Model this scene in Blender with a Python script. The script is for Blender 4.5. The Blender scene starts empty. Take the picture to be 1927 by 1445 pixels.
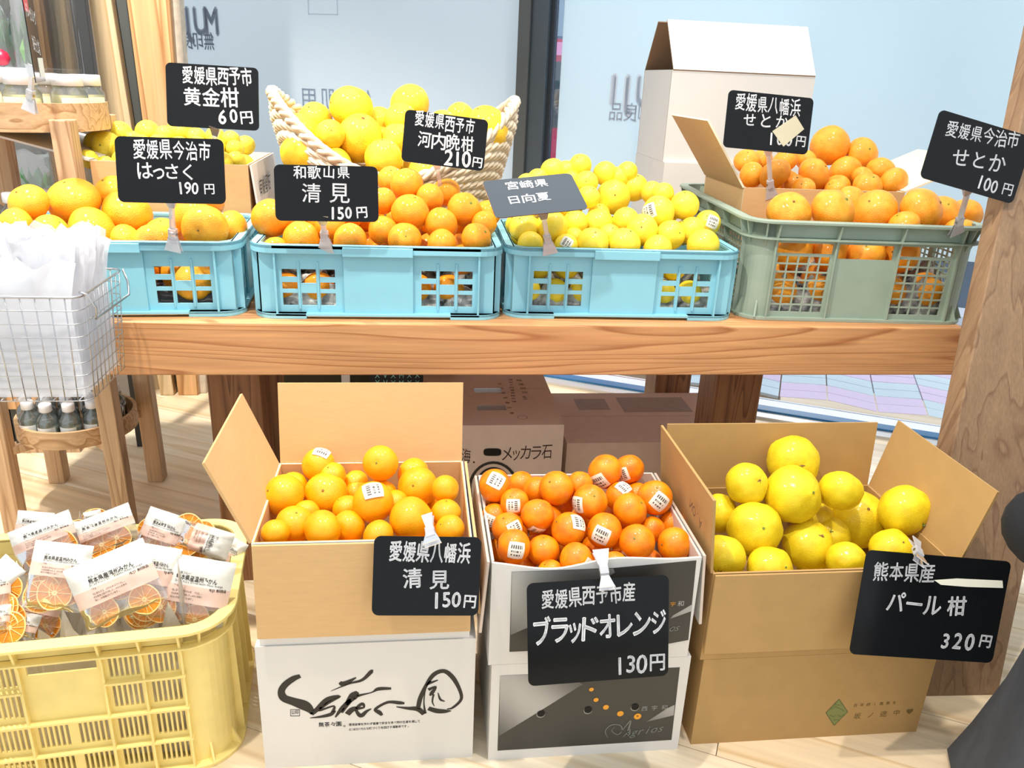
import bpy, math, random
from mathutils import Vector, Matrix, noise
random.seed(7)
SC = bpy.context.scene
COL = SC.collection
PI = math.pi
def V(*a): return Vector(a)

# ------------------------------------------------------------------ camera
F, CX, CY, HC = 1500.0, 963.5, 722.5, 1.25
_x = V(12540, -20, F).normalized()
_a = (F * F + 582 * 20) / 12540
_y = V(-_a, -582, F).normalized()
_d = _x.cross(_y)
if _d.y < 0: _d = -_d
# world axes written in camera axes (right, down, forward)
def cam_vec(v):            # camera-space (right, down, forward) -> world direction
    return V(v.dot(_x), v.dot(_y), -v.dot(_d))
RIGHT, DOWN, FWD = cam_vec(V(1,0,0)), cam_vec(V(0,1,0)), cam_vec(V(0,0,1))
cd = bpy.data.cameras.new('camera'); cam = bpy.data.objects.new('camera', cd); COL.objects.link(cam)
cd.sensor_width = 36; cd.lens = 36 * F / 1927; cd.clip_start = .05; cd.clip_end = 100
M = Matrix((RIGHT, -DOWN, -FWD)).transposed().to_4x4(); M.translation = (0, 0, HC)
cam.matrix_world = M
SC.camera = cam

# ------------------------------------------------------------------ world, lamps, exposure
SC.view_settings.view_transform = 'Standard'; SC.view_settings.look = 'None'
SC.view_settings.exposure = 0.16; SC.view_settings.gamma = 1.0; SC.view_settings.use_curve_mapping = False
w = bpy.data.worlds.new('world'); SC.world = w; w.use_nodes = True
w.node_tree.nodes['Background'].inputs[0].default_value = (.88, .94, 1, 1)
w.node_tree.nodes['Background'].inputs[1].default_value = 1.0
def spot(name, loc, to, power, size=.04, angle=70, col=(1, .93, .84), blend=.6):
    l = bpy.data.lights.new(name, 'SPOT'); l.energy = power; l.color = col; l.shadow_soft_size = size
    l.spot_size = math.radians(angle); l.spot_blend = blend
    o = bpy.data.objects.new(name, l); COL.objects.link(o); o.location = loc
    o.rotation_euler = (Vector(to) - Vector(loc)).to_track_quat('-Z', 'Y').to_euler()
spot('ceiling_spot', (-.58, .88, 2.9), (-.1, 1.6, .5), 150, .035, 80)
spot('ceiling_spot', (.42, .98, 2.9), (.40, 1.6, .4), 96, .035, 85)
spot('ceiling_spot', (-1.2, 1.9, 2.9), (-1.0, 2.8, .1), 360, .05, 80)
spot('ceiling_spot', (.9, 1.9, 2.9), (.6, 2.3, .8), 75, .05, 80)

sl = bpy.data.lights.new('outdoor_sun', 'SUN'); sl.energy = 6.2; sl.angle = .12; sl.color = (1, .99, .97)
so = bpy.data.objects.new('outdoor_sun', sl); COL.objects.link(so); so.location = (2, 6, 4)
so.rotation_euler = Vector((-.44*.8, -.9*.8, -.57)).to_track_quat('-Z', 'Y').to_euler()

# ------------------------------------------------------------------ pixel -> point helpers (frame 1927x1445)
CAM = V(0, 0, HC)
def ray(px, py): return cam_vec(V(px - CX, py - CY, F))
def ay(px, py, y): r = ray(px, py); return CAM + r * (y / r.y)
def az(px, py, z): r = ray(px, py); return CAM + r * ((z - HC) / r.z)
def apl(px, py, p, n): r = ray(px, py); return CAM + r * ((p - CAM).dot(n) / r.dot(n))
def proj(p):
    q = p - CAM
    c = V(q.dot(RIGHT), q.dot(DOWN), q.dot(FWD)); return CX + F * c.x / c.z, CY + F * c.y / c.z, c.z

# ------------------------------------------------------------------ materials
def s2l(c): return tuple(((x / 255) / 12.92 if x / 255 <= .04045 else ((x / 255 + .055) / 1.055) ** 2.4) for x in c)
MATS = {}
def mat(name, rgb, rough=.6, var=0, vscale=8, bump=0, bscale=60, metal=0, spec=.5, alpha=None, trans=0, sss=0, rgb2=None, stretch=(1,1,1)):
    if name in MATS: return MATS[name]
    m = bpy.data.materials.new(name); m.use_nodes = True; nt = m.node_tree; N = nt.nodes; L = nt.links
    b = N['Principled BSDF']; c = s2l(rgb)
    b.inputs['Base Color'].default_value = (*c, 1); b.inputs['Roughness'].default_value = rough
    b.inputs['Metallic'].default_value = metal; b.inputs['Specular IOR Level'].default_value = spec
    if trans: b.inputs['Transmission Weight'].default_value = trans
    if alpha is not None: b.inputs['Alpha'].default_value = alpha
    if sss:
        b.inputs['Subsurface Weight'].default_value = sss; b.inputs['Subsurface Radius'].default_value = (.01, .005, .002)
    tc = N.new('ShaderNodeTexCoord'); mp = N.new('ShaderNodeMapping'); mp.inputs['Scale'].default_value = stretch
    L.new(tc.outputs['Object'], mp.inputs['Vector'])
    if var:
        n = N.new('ShaderNodeTexNoise'); n.inputs['Scale'].default_value = vscale; n.inputs['Detail'].default_value = 5
        L.new(mp.outputs[0], n.inputs['Vector'])
        r = N.new('ShaderNodeValToRGB'); r.color_ramp.elements[0].position = .32; r.color_ramp.elements[1].position = .68
        c2 = s2l(rgb2) if rgb2 else tuple(x * (1 - var) for x in c)
        r.color_ramp.elements[0].color = (*c2, 1); r.color_ramp.elements[1].color = (*c, 1)
        L.new(n.outputs['Fac'], r.inputs[0]); L.new(r.outputs[0], b.inputs['Base Color'])
    if bump:
        n = N.new('ShaderNodeTexNoise'); n.inputs['Scale'].default_value = bscale; n.inputs['Detail'].default_value = 3
        L.new(mp.outputs[0], n.inputs['Vector'])
        bp = N.new('ShaderNodeBump'); bp.inputs['Strength'].default_value = bump; bp.inputs['Distance'].default_value = .003
        L.new(n.outputs['Fac'], bp.inputs['Height']); L.new(bp.outputs[0], b.inputs['Normal'])
    MATS[name] = m; return m

def wood(name, light, dark, axis=0, scale=22, rough=.55, knots=(), contrast=.5, ring=1.0):
    """grain runs along AXIS; KNOTS are (x, y, z, radius) in object space"""
    if name in MATS: return MATS[name]
    m = bpy.data.materials.new(name); m.use_nodes = True; nt = m.node_tree; N = nt.nodes; L = nt.links
    b = N['Principled BSDF']; b.inputs['Roughness'].default_value = rough
    tc = N.new('ShaderNodeTexCoord'); mp = N.new('ShaderNodeMapping')
    s = [1, 1, 1]; s[axis] = .045; mp.inputs['Scale'].default_value = s
    L.new(tc.outputs['Object'], mp.inputs['Vector'])
    n1 = N.new('ShaderNodeTexNoise'); n1.inputs['Scale'].default_value = scale * .35; n1.inputs['Detail'].default_value = 2; n1.inputs['Distortion'].default_value = .4
    L.new(mp.outputs[0], n1.inputs['Vector'])
    ml = N.new('ShaderNodeMath'); ml.operation = 'MULTIPLY'; ml.inputs[1].default_value = 13 * ring; L.new(n1.outputs['Fac'], ml.inputs[0])
    last = ml
    for (kx, ky, kz, kr) in knots:
        vs = N.new('ShaderNodeVectorMath'); vs.operation = 'SUBTRACT'; vs.inputs[1].default_value = (kx, ky, kz); L.new(tc.outputs['Object'], vs.inputs[0])
        sc = N.new('ShaderNodeVectorMath'); sc.operation = 'MULTIPLY'; q = [1/kr]*3; q[axis] = .35/kr; sc.inputs[1].default_value = q; L.new(vs.outputs[0], sc.inputs[0])
        ln = N.new('ShaderNodeVectorMath'); ln.operation = 'LENGTH'; L.new(sc.outputs[0], ln.inputs[0])
        sq = N.new('ShaderNodeMath'); sq.operation = 'POWER'; sq.inputs[1].default_value = 2; L.new(ln.outputs['Value'], sq.inputs[0])
        ng = N.new('ShaderNodeMath'); ng.operation = 'MULTIPLY'; ng.inputs[1].default_value = -.35; L.new(sq.outputs[0], ng.inputs[0])
        ex = N.new('ShaderNodeMath'); ex.operation = 'EXPONENT'; L.new(ng.outputs[0], ex.inputs[0])
        mm = N.new('ShaderNodeMath'); mm.operation = 'MULTIPLY_ADD'; mm.inputs[1].default_value = 2.6; L.new(ex.outputs[0], mm.inputs[0]); L.new(last.outputs[0], mm.inputs[2])
        last = mm
    pp = N.new('ShaderNodeMath'); pp.operation = 'FRACT'; L.new(last.outputs[0], pp.inputs[0])
    r = N.new('ShaderNodeValToRGB'); cr = r.color_ramp
    lc, dc = s2l(light), s2l(dark)
    mid = tuple(a * (1 - contrast) + b_ * contrast for a, b_ in zip(lc, dc))
    cr.elements[0].color = (*lc, 1); cr.elements[1].color = (*lc, 1)
    e = cr.elements.new(.72); e.color = (*mid, 1); e = cr.elements.new(.9); e.color = (*dc, 1)
    L.new(pp.outputs[0], r.inputs[0])
    n2 = N.new('ShaderNodeTexNoise'); n2.inputs['Scale'].default_value = scale * 6; n2.inputs['Detail'].default_value = 4; L.new(mp.outputs[0], n2.inputs['Vector'])
    mr = N.new('ShaderNodeMapRange'); mr.inputs['From Min'].default_value = .3; mr.inputs['From Max'].default_value = .7; mr.inputs['To Min'].default_value = .84; mr.inputs['To Max'].default_value = 1.08
    L.new(n2.outputs['Fac'], mr.inputs['Value'])
    mx = N.new('ShaderNodeVectorMath'); mx.operation = 'SCALE'; L.new(r.outputs[0], mx.inputs[0]); L.new(mr.outputs[0], mx.inputs['Scale'])
    out = mx.outputs[0]
    for (kx, ky, kz, kr) in knots:
        vs = N.new('ShaderNodeVectorMath'); vs.operation = 'DISTANCE'; vs.inputs[1].default_value = (kx, ky, kz); L.new(tc.outputs['Object'], vs.inputs[0])
        nn = N.new('ShaderNodeTexNoise'); nn.inputs['Scale'].default_value = 60; L.new(tc.outputs['Object'], nn.inputs['Vector'])
        ad = N.new('ShaderNodeMath'); ad.operation = 'MULTIPLY_ADD'; ad.inputs[1].default_value = kr * 1.2; L.new(nn.outputs['Fac'], ad.inputs[0]); L.new(vs.outputs['Value'], ad.inputs[2])
        k = N.new('ShaderNodeMapRange'); k.inputs['From Min'].default_value = kr * 1.0; k.inputs['From Max'].default_value = kr * 2.0; k.inputs['To Min'].default_value = 1; k.inputs['To Max'].default_value = 0
        L.new(ad.outputs[0], k.inputs['Value'])
        mc = N.new('ShaderNodeMix'); mc.data_type = 'RGBA'; L.new(k.outputs[0], mc.inputs[0]); L.new(out, mc.inputs[6]); mc.inputs[7].default_value = (*[x * .28 for x in dc], 1)
        out = mc.outputs[2]
    L.new(out, b.inputs['Base Color'])
    bp = N.new('ShaderNodeBump'); bp.inputs['Strength'].default_value = .15; bp.inputs['Distance'].default_value = .002
    L.new(n2.outputs['Fac'], bp.inputs['Height']); L.new(bp.outputs[0], b.inputs['Normal'])
    MATS[name] = m; return m

def thin(name, rgb, opacity, gloss=.12, rough=.05, diffuse=True):
    """thin clear film / plastic: mostly transparent, some haze, glossy sheen"""
    if name in MATS: return MATS[name]
    m = bpy.data.materials.new(name); m.use_nodes = True; nt = m.node_tree; N = nt.nodes; L = nt.links
    N.remove(N['Principled BSDF']); out = N['Material Output']
    t = N.new('ShaderNodeBsdfTransparent'); t.inputs[0].default_value = (.97, .98, 1, 1)
    d = N.new('ShaderNodeBsdfDiffuse'); d.inputs[0].default_value = (*s2l(rgb), 1)
    m1 = N.new('ShaderNodeMixShader'); m1.inputs[0].default_value = opacity; L.new(t.outputs[0], m1.inputs[1]); L.new(d.outputs[0], m1.inputs[2])
    g = N.new('ShaderNodeBsdfGlossy'); g.inputs['Roughness'].default_value = rough
    fr = N.new('ShaderNodeFresnel'); fr.inputs[0].default_value = 1.5
    ma = N.new('ShaderNodeMath'); ma.operation = 'MULTIPLY_ADD'; ma.inputs[1].default_value = .8; ma.inputs[2].default_value = gloss; L.new(fr.outputs[0], ma.inputs[0])
    m2 = N.new('ShaderNodeMixShader'); L.new(ma.outputs[0], m2.inputs[0]); L.new(m1.outputs[0], m2.inputs[1]); L.new(g.outputs[0], m2.inputs[2])
    L.new(m2.outputs[0], out.inputs[0]); MATS[name] = m; return m

def film(name, rgb, share=.5):
    if name in MATS: return MATS[name]
    m = bpy.data.materials.new(name); m.use_nodes = True; nt = m.node_tree; N = nt.nodes; L = nt.links
    N.remove(N['Principled BSDF']); out = N['Material Output']
    d = N.new('ShaderNodeBsdfDiffuse'); t = N.new('ShaderNodeBsdfTranslucent')
    for q in (d, t): q.inputs[0].default_value = (*s2l(rgb), 1)
    x = N.new('ShaderNodeMixShader'); x.inputs[0].default_value = share; L.new(d.outputs[0], x.inputs[1]); L.new(t.outputs[0], x.inputs[2])
    g = N.new('ShaderNodeBsdfGlossy'); g.inputs['Roughness'].default_value = .25
    y = N.new('ShaderNodeMixShader'); y.inputs[0].default_value = .05; L.new(x.outputs[0], y.inputs[1]); L.new(g.outputs[0], y.inputs[2])
    L.new(y.outputs[0], out.inputs[0]); MATS[name] = m; return m

KRAFT = mat('kraft_cardboard', (214, 174, 120), .8, .06, 30, .12, 220, stretch=(1, 1, 6))
KRAFT2 = mat('kraft_cardboard_grey', (220, 200, 184), .8, .06, 30, .1, 220)
KRAFT3 = mat('kraft_cardboard_olive', (186, 148, 92), .8, .06, 25, .1, 220)
KEDGE = mat('cardboard_cut_edge', (178, 146, 106), .9, .4, 400)
WHITEB = mat('white_carton_board', (222, 219, 213), .55, .03, 10)
INK = mat('black_print_ink', (38, 34, 30), .6)
BLACKP = mat('black_print_panel', (58, 56, 52), .45)
BLUE = mat('light_blue_plastic', (142, 206, 222), .42, .05, 12, .03, 200)
GREEN = mat('grey_green_plastic', (156, 172, 154), .5, .12, 14, .05, 150)
YEL = mat('dusty_yellow_plastic', (246, 224, 142), .55, .12, 12, .06, 150)
ACRYL = mat('black_acrylic', (20, 22, 24), .14, .1, 30, 0, spec=.22)
CHALK = mat('white_marker', (245, 246, 248), .6)
CLEAR = thin('clear_clip_plastic', (244, 246, 252), .42, .06, .15)
FILMC = thin('clear_packaging_film', (235, 235, 235), .10, .10, .06)
GLASS = thin('window_glass', (220, 235, 245), .02, .03, .02)
BAGW = thin('hazy_white_poly', (244, 245, 250), .62, .06, .2)
POUCHW = film('white_pouch_print', (240, 240, 232), .2)
CHROME = mat('chrome_wire', (200, 200, 202), .25, metal=1)
STEEL = mat('dark_window_frame', (66, 76, 84), .4, .08, 5)
LW = wood('pale_stand_wood', (206, 172, 134), (168, 130, 92), 2, 26, contrast=.4)
LWR = wood('pale_tray_wood', (214, 178, 136), (170, 128, 84), 0, 30, contrast=.4)
DW = wood('brown_leg_wood', (150, 104, 66), (100, 62, 36), 2, 26, contrast=.5, ring=1.6)
PW = wood('post_wood', (150, 118, 86), (112, 82, 56), 2, 18, contrast=.5)
PALEW = wood('pale_timber', (222, 198, 158), (190, 158, 112), 2, 16, contrast=.4)
HONEY = wood('honey_timber', (226, 180, 128), (170, 118, 66), 2, 14, contrast=.5, knots=((.02, -.05, 1.42, .012), (.055, -.05, 1.27, .014)))
BEAMW = wood('cedar_beam', (220, 162, 108), (176, 112, 64), 0, 20, contrast=.3, ring=1.9,
             knots=((.115, 0, .055, .008), (.4, 0, .062, .007), (.4, 0, .022, .010), (.62, 0, .018, .010), (-.25, 0, .035, .006)))
FLOORW = wood('floor_wood', (244, 226, 196), (222, 194, 152), 0, 9, .35, contrast=.35)

# ------------------------------------------------------------------ mesh builder
class MB:
    def __init__(s): s.v = []; s.f = []; s.m = []
    def add(s, vs, fs, M=None, mi=0):
        o = len(s.v); s.v += [tuple(M @ Vector(q)) if M else tuple(q) for q in vs]
        s.f += [tuple(o + i for i in f) for f in fs]; s.m += [mi] * len(fs); return s
    def box(s, x0, x1, y0, y1, z0, z1, M=None, mi=0):
        vs = [(x, y, z) for x in (x0, x1) for y in (y0, y1) for z in (z0, z1)]
        return s.add(vs, [(0,1,3,2), (4,6,7,5), (0,4,5,1), (2,3,7,6), (0,2,6,4), (1,5,7,3)], M, mi)
    def quad(s, a, b, c, d, t=0, mi=0):
        a, b, c, d = map(Vector, (a, b, c, d))
        if not t: return s.add([a, b, c, d], [(0, 1, 2, 3)], None, mi)
        n = (b - a).cross(d - a).normalized() * t
        return s.add([a, b, c, d, a - n, b - n, c - n, d - n], [(0,1,2,3), (7,6,5,4), (0,4,5,1), (1,5,6,2), (2,6,7,3), (3,7,4,0)], None, mi)
    def tube(s, pts, r, n=6, closed=False, mi=0):
        P_ = [Vector(p) for p in pts]; k = len(P_); rings = []
        up = V(0, 0, 1)
        for i, p in enumerate(P_):
            a = P_[(i - 1) % k] if (closed or i) else p; b = P_[(i + 1) % k] if (closed or i < k - 1) else p
            t = (b - a).normalized(); u = t.cross(up)
            if u.length < .05: u = t.cross(V(1, 0, 0))
            u.normalize(); v = t.cross(u); rr = r[i] if isinstance(r, (list, tuple)) else r
            rings.append([p + (u * math.cos(2*PI*j/n) + v * math.sin(2*PI*j/n)) * rr for j in range(n)])
        vs = [q for g in rings for q in g]; fs = []
        for i in range(k if closed else k - 1):
            a, b = i * n, ((i + 1) % k) * n
            fs += [(a + j, a + (j+1) % n, b + (j+1) % n, b + j) for j in range(n)]
        if not closed: fs += [tuple(range(n))[::-1], tuple((k-1)*n + j for j in range(n))]
        return s.add(vs, fs, None, mi)
    def lathe(s, prof, n=24, c=(0, 0, 0), mi=0, M=None):
        vs = []; fs = []; k = len(prof)
        for i in range(n):
            a = 2*PI*i/n
            vs += [(c[0] + r*math.cos(a), c[1] + r*math.sin(a), c[2] + z) for r, z in prof]
        for i in range(n):
            j = (i + 1) % n
            fs += [(i*k + q, j*k + q, j*k + q + 1, i*k + q + 1) for q in range(k - 1)]
        return s.add(vs, fs, M, mi)
    def loop(s, path_in, path_out, z0, z1, closed=True, mi=0):
        """solid band between two matching plan outlines"""
        k = len(path_in); vs = []
        for (a, b) in zip(path_in, path_out): vs += [(*a, z0), (*b, z0), (*b, z1), (*a, z1)]
        fs = []
        for i in range(k if closed else k - 1):
            p, q = i*4, ((i + 1) % k)*4
            fs += [(p + e, q + e, q + (e+1) % 4, p + (e+1) % 4) for e in range(4)]
        if not closed: fs += [(0, 1, 2, 3), tuple((k-1)*4 + e for e in (3, 2, 1, 0))]
        return s.add(vs, fs, None, mi)
    def mesh(s, name, mats, smooth=False):
        me = bpy.data.meshes.new(name); me.from_pydata(s.v, [], s.f)
        for m in (mats if isinstance(mats, (list, tuple)) else [mats]): me.materials.append(m)
        me.polygons.foreach_set('material_index', s.m)
        if smooth: me.polygons.foreach_set('use_smooth', [True] * len(s.f))
        me.update(); return me
    def build(s, name, mats, parent=None, smooth=False, bevel=0, M=None, label=None):
        o = bpy.data.objects.new(name, s.mesh(name, mats, smooth)); COL.objects.link(o)
        if parent: o.parent = parent
        if M is not None: o.matrix_local = M
        if bevel:
            b = o.modifiers.new('bevel', 'BEVEL'); b.width = bevel; b.segments = 2; b.limit_method = 'ANGLE'
        if label: o['label'] = label
        return o
def tag(o, label=None, cat=None, group=None, kind=None):
    for k, v in (('label', label), ('category', cat), ('group', group), ('kind', kind)):
        if v: o[k] = v
    return o
def empty(name, loc=(0, 0, 0), rz=0, label=None, cat=None, group=None):
    o = bpy.data.objects.new(name, None); COL.objects.link(o); o.location = loc; o.rotation_euler = (0, 0, rz)
    o.empty_display_size = .05; return tag(o, label, cat, group)
def rrect(W, D, r, off=0, n=6):
    """rounded rectangle outline centred on 0, moved outward by off"""
    P_ = []
    for cx, cy, a0 in ((W/2-r, D/2-r, 0), (-W/2+r, D/2-r, 90), (-W/2+r, -D/2+r, 180), (W/2-r, -D/2+r, 270)):
        for i in range(n + 1):
            a = math.radians(a0 + 90*i/n); P_.append((cx + (r+off)*math.cos(a), cy + (r+off)*math.sin(a)))
    return P_
def corner(W, D, r, q, off=0, n=6): return rrect(W, D, r, off, n)[q*(n+1):(q+1)*(n+1)]
def panel(mb, L, z0, z1, holes, t, M):
    """upright panel along x (0..L), thickness 0..t in y, with rectangular holes (u0,u1,v0,v1)"""
    xs = sorted({0, L, *[round(h[0], 5) for h in holes], *[round(h[1], 5) for h in holes]})
    zs = sorted({z0, z1, *[round(h[2], 5) for h in holes], *[round(h[3], 5) for h in holes]})
    nx, nz = len(xs) - 1, len(zs) - 1
    def solid(i, j):
        if not (0 <= i < nx and 0 <= j < nz): return False
        u, v = (xs[i] + xs[i+1])/2, (zs[j] + zs[j+1])/2
        return not any(h[0] < u < h[1] and h[2] < v < h[3] for h in holes)
    for i in range(nx):
        for j in range(nz):
            if not solid(i, j): continue
            a, b, c, d = xs[i], xs[i+1], zs[j], zs[j+1]
            vs = [(a,0,c), (b,0,c), (b,0,d), (a,0,d), (a,t,c), (b,t,c), (b,t,d), (a,t,d)]
            fs = [(0,1,2,3), (7,6,5,4)]
            if not solid(i-1, j): fs.append((0,3,7,4))
            if not solid(i+1, j): fs.append((1,5,6,2))
            if not solid(i, j-1): fs.append((0,4,5,1))
            if not solid(i, j+1): fs.append((3,2,6,7))
            mb.add(vs, fs, M)
    return mb
def side_mats(W, D):
    """frames of the four straight walls: x runs along the wall, +y points inward, origin at the wall's left end seen from outside"""
    R = Matrix.Rotation
    return {'front': Matrix.Translation((-W/2, -D/2, 0)),
            'back': Matrix.Translation((W/2, D/2, 0)) @ R(PI, 4, 'Z'),
            'left': Matrix.Translation((-W/2, D/2, 0)) @ R(-PI/2, 4, 'Z'),
            'right': Matrix.Translation((W/2, -D/2, 0)) @ R(PI/2, 4, 'Z')}

# ------------------------------------------------------------------ lettering
_glyph = {}
def glyph(ch, off):
    k = (ch, off)
    if k not in _glyph:
        c = bpy.data.curves.new('g', 'FONT'); c.body = ch; c.offset = off; c.resolution_u = 3; c.fill_mode = 'FRONT'
        o = bpy.data.objects.new('g', c); COL.objects.link(o); bpy.context.view_layer.update()
        me = bpy.data.meshes.new_from_object(o.evaluated_get(bpy.context.evaluated_depsgraph_get()))
        vs = [tuple(v.co) for v in me.vertices]; fs = [tuple(p.vertices) for p in me.polygons]
        bpy.data.objects.remove(o); bpy.data.curves.remove(c); bpy.data.meshes.remove(me)
        if vs: x0, x1 = min(v[0] for v in vs), max(v[0] for v in vs)
        else: x0 = x1 = 0
        _glyph[k] = (vs, fs, x0, x1)
    return _glyph[k]
UNIT = None
def text(mb, s, p0, p1, h, up, jitter=0, off=.012, mi=0, lift=None):
    """write s from p0 (left middle) to p1 (right middle), character height h along up"""
    global UNIT
    if UNIT is None:
        g = glyph('国', 0); ys = [v[1] for v in g[0]]; UNIT = (min(ys), max(ys))
    p0, p1 = Vector(p0), Vector(p1); u = p1 - p0; L = u.length; u = u.normalized(); upn = Vector(up).normalized()
    wid = [(.62 if ord(c) < 255 else .72 if c in 'っッ' else 1) if c != ' ' else .5 for c in s]; tot = sum(wid); cell = L / tot
    sc = h / (UNIT[1] - UNIT[0]); mid = (UNIT[0] + UNIT[1]) / 2; acc = 0
    for c, wd in zip(s, wid):
        cc = (acc + wd/2) * cell; acc += wd
        if c == ' ': continue
        vs, fs, x0, x1 = glyph(c, 0)
        sx = min(sc, cell * wd * .90 / max(x1 - x0, 1e-4)) if ord(c) > 254 else min(sc, cell*wd*1.1/max(x1-x0, 1e-4))
        if x1 - x0 < .25: sx = sc
        a = random.uniform(-1, 1) * jitter * .07; k = 1 + random.uniform(-1, 1) * jitter * .07; dy = random.uniform(-1, 1) * jitter * h * .05
        ym = mid if ord(c) > 254 else .35
        bd = off * .9
        for ox, oy in (((0, 0),) if bd < .003 else ((-bd, 0), (bd, 0), (0, bd), (0, -bd)) if len(fs) < 400 else ((-bd, 0), (bd, 0))):
          q = []
          for v in vs:
            X, Y = (v[0] + ox - (x0 + x1)/2) * sx * k, (v[1] + oy - ym) * sc * k * (1.0 if ord(c) > 254 else 1.15)
            X, Y = X*math.cos(a) - Y*math.sin(a), X*math.sin(a) + Y*math.cos(a)
            q.append(p0 + u * (cc + X) + upn * (Y + dy))
          mb.add(q, fs, None, mi)
    return mb
def stroke(mb, pts, mi=0):
    """brush stroke through (Vector point, half width, normal) given as (P, w) with plane axes in ST"""
    u, v = ST
    P_ = [p for p, _ in pts]; k = len(P_); L_, R_ = [], []
    for i, (p, wd) in enumerate(pts):
        t = (P_[min(i+1, k-1)] - P_[max(i-1, 0)]); a, b = t.dot(u), t.dot(v); l = math.hypot(a, b) or 1
        nrm = (u * (-b/l) + v * (a/l)) * wd; L_.append(p + nrm); R_.append(p - nrm)
    vs = L_ + R_; mb.add(vs, [(i, i+1, k+i+1, k+i) for i in range(k-1)], None, mi)
def smooth(pts, n=5):
    out = []
    for i in range(len(pts) - 1):
        p0, p1, p2, p3 = pts[max(i-1, 0)], pts[i], pts[i+1], pts[min(i+2, len(pts)-1)]
        for j in range(n):
            t = j / n
            out.append(tuple(.5*((2*b) + (-a+c)*t + (2*a-5*b+4*c-d)*t*t + (-a+3*b-3*c+d)*t**3) for a, b, c, d in zip(p0, p1, p2, p3)))
    return out + [pts[-1]]

# ================================================================== SETTING
def struct(o): o['kind'] = 'structure'; return o
GA, GB = az(1030, 708, 0), az(1790, 830, 0)          # foot of the glass front
GD = (GB - GA).normalized(); GN = V(GD.y, -GD.x, 0)
if GN.y > 0: GN = -GN                                  # towards the shop
GROT = math.atan2(GD.y, GD.x)
def gl(u, off=0, z=0): q = GA + GD * u - GN * off; return V(q.x, q.y, z)
def gu(px, py): q = apl(px, py, GA, GN); return (q - GA).dot(GD), q.z
GM = Matrix.Translation(GA) @ Matrix.Rotation(GROT, 4, 'Z')     # local x along the glass, +y outward

floor = struct(MB().box(-3.2, 3.2, -.6, 4.3, -.06, -.012, None).build('floor', mat('floor_base', (120, 96, 66), .8)))
fm = [FLOORW, wood('floor_wood_b', (238, 216, 180), (212, 182, 138), 0, 8, .35, contrast=.3), wood('floor_wood_c', (246, 230, 202), (226, 202, 162), 0, 10, .35, contrast=.3)]
FR = Matrix.Rotation(math.radians(-27), 4, 'Z'); off0 = (FR.inverted() @ V(.532, 1.2, 0)).y
PWD = .30; k = 0; pm = {}
for j in range(-8, 12):
    y = off0 + j * PWD; x = -3.6 - (j * .77) % 1.8
    while x < 3.2:
        c = FR @ V(x + .9, y + PWD/2, 0)
        wp = c
        if -3.0 < wp.x < 3.0 and -.3 < wp.y < 4.0 and (wp - GA).dot(GN) > -.3:
            if k % 5 not in pm:
                pm[k % 5] = MB().box(.0008, 1.7992, .0008, PWD - .0008, -.012, 0).mesh('floor_plank', fm[k % 3])
            o = bpy.data.objects.new('floor_plank', pm[k % 5]); COL.objects.link(o); o.parent = floor
            o.matrix_local = FR @ Matrix.Translation((x, y, 0)); k += 1
        x += 1.8
# outside pavement: interlocking pavers, then kerb and road
paving = struct(MB().box(-4, 9, .16, 2.0, -.08, -.02, GM).build('floor_outside', mat('paving_bed', (170, 175, 185), .9)))
pv = [mat('paver_lilac', (226, 210, 238), .8, .03), mat('paver_aqua', (206, 228, 238), .8, .03)]
pvm = [MB().add([(.003,.003,0), (.197,.053,0), (.197,.147,0), (.003,.097,0), (.003,.003,-.02), (.197,.053,-.02), (.197,.147,-.02), (.003,.097,-.02)],
               [(0,1,2,3), (0,4,5,1), (1,5,6,2), (2,6,7,3), (3,7,4,0)]).mesh('paver', m) for m in pv]
pvf = [MB().add([(.003,.053,0), (.197,.003,0), (.197,.097,0), (.003,.147,0), (.003,.053,-.02), (.197,.003,-.02), (.197,.097,-.02), (.003,.147,-.02)],
               [(0,1,2,3), (0,4,5,1), (1,5,6,2), (2,6,7,3), (3,7,4,0)]).mesh('paver', m) for m in pv]
for i in range(0, 15):
    for j in range(0, 12):
        o = bpy.data.objects.new('paver', (pvm if i % 2 == 0 else pvf)[1 if (j // 2 + (i // 3)) % 2 else 0]); COL.objects.link(o); o.parent = paving
        o.matrix_local = GM @ Matrix.Translation((-.2 + i*.2, .2 + j*.1, .002))
struct(MB().box(-4, 12, 2.0, 2.25, -.05, .03, GM).build('trim_1', mat('white_kerb', (236, 240, 245), .7)))
struct(MB().box(-4, 14, 2.25, 9, -.09, -.04, GM).build('floor_road', mat('asphalt', (92, 108, 124), .9, .15, 40)))
# glass front
T = struct(empty('window_1', GA)); T['kind'] = 'structure'
def gpart(name, u0, u1, o0, o1, z0, z1, m, parent=None, bevel=0):
    mb = MB(); mb.box(u0, u1, o0, o1, z0, z1)
    o = mb.build(name, m, T if parent is None else parent, bevel=bevel)
    o.matrix_world = Matrix.Translation(V(0,0,0)) @ GM if False else Matrix.Identity(4)
    o.matrix_local = Matrix.Rotation(GROT, 4, 'Z'); return o
u1m, _ = gu(987, 20); u2m, _ = gu(1040, 20); u3m, _ = gu(1062, 20)
zf = .70
gpart('mullion', u1m, u1m + (u2m-u1m)*.42, -.07, .05, 0, 2.6, mat('mullion_face_warm', (76, 80, 80), .4), bevel=.002)
gpart('mullion', u1m + (u2m-u1m)*.42, u2m, -.05, .05, 0, 2.6, STEEL, bevel=.002)
gpart('mullion', u2m, u2m + .016, -.02, .03, 0, 2.6, mat('gasket_dark', (36, 44, 52), .5))
FILM = film('frosted_window_film', (222, 236, 242), .5)
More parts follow.
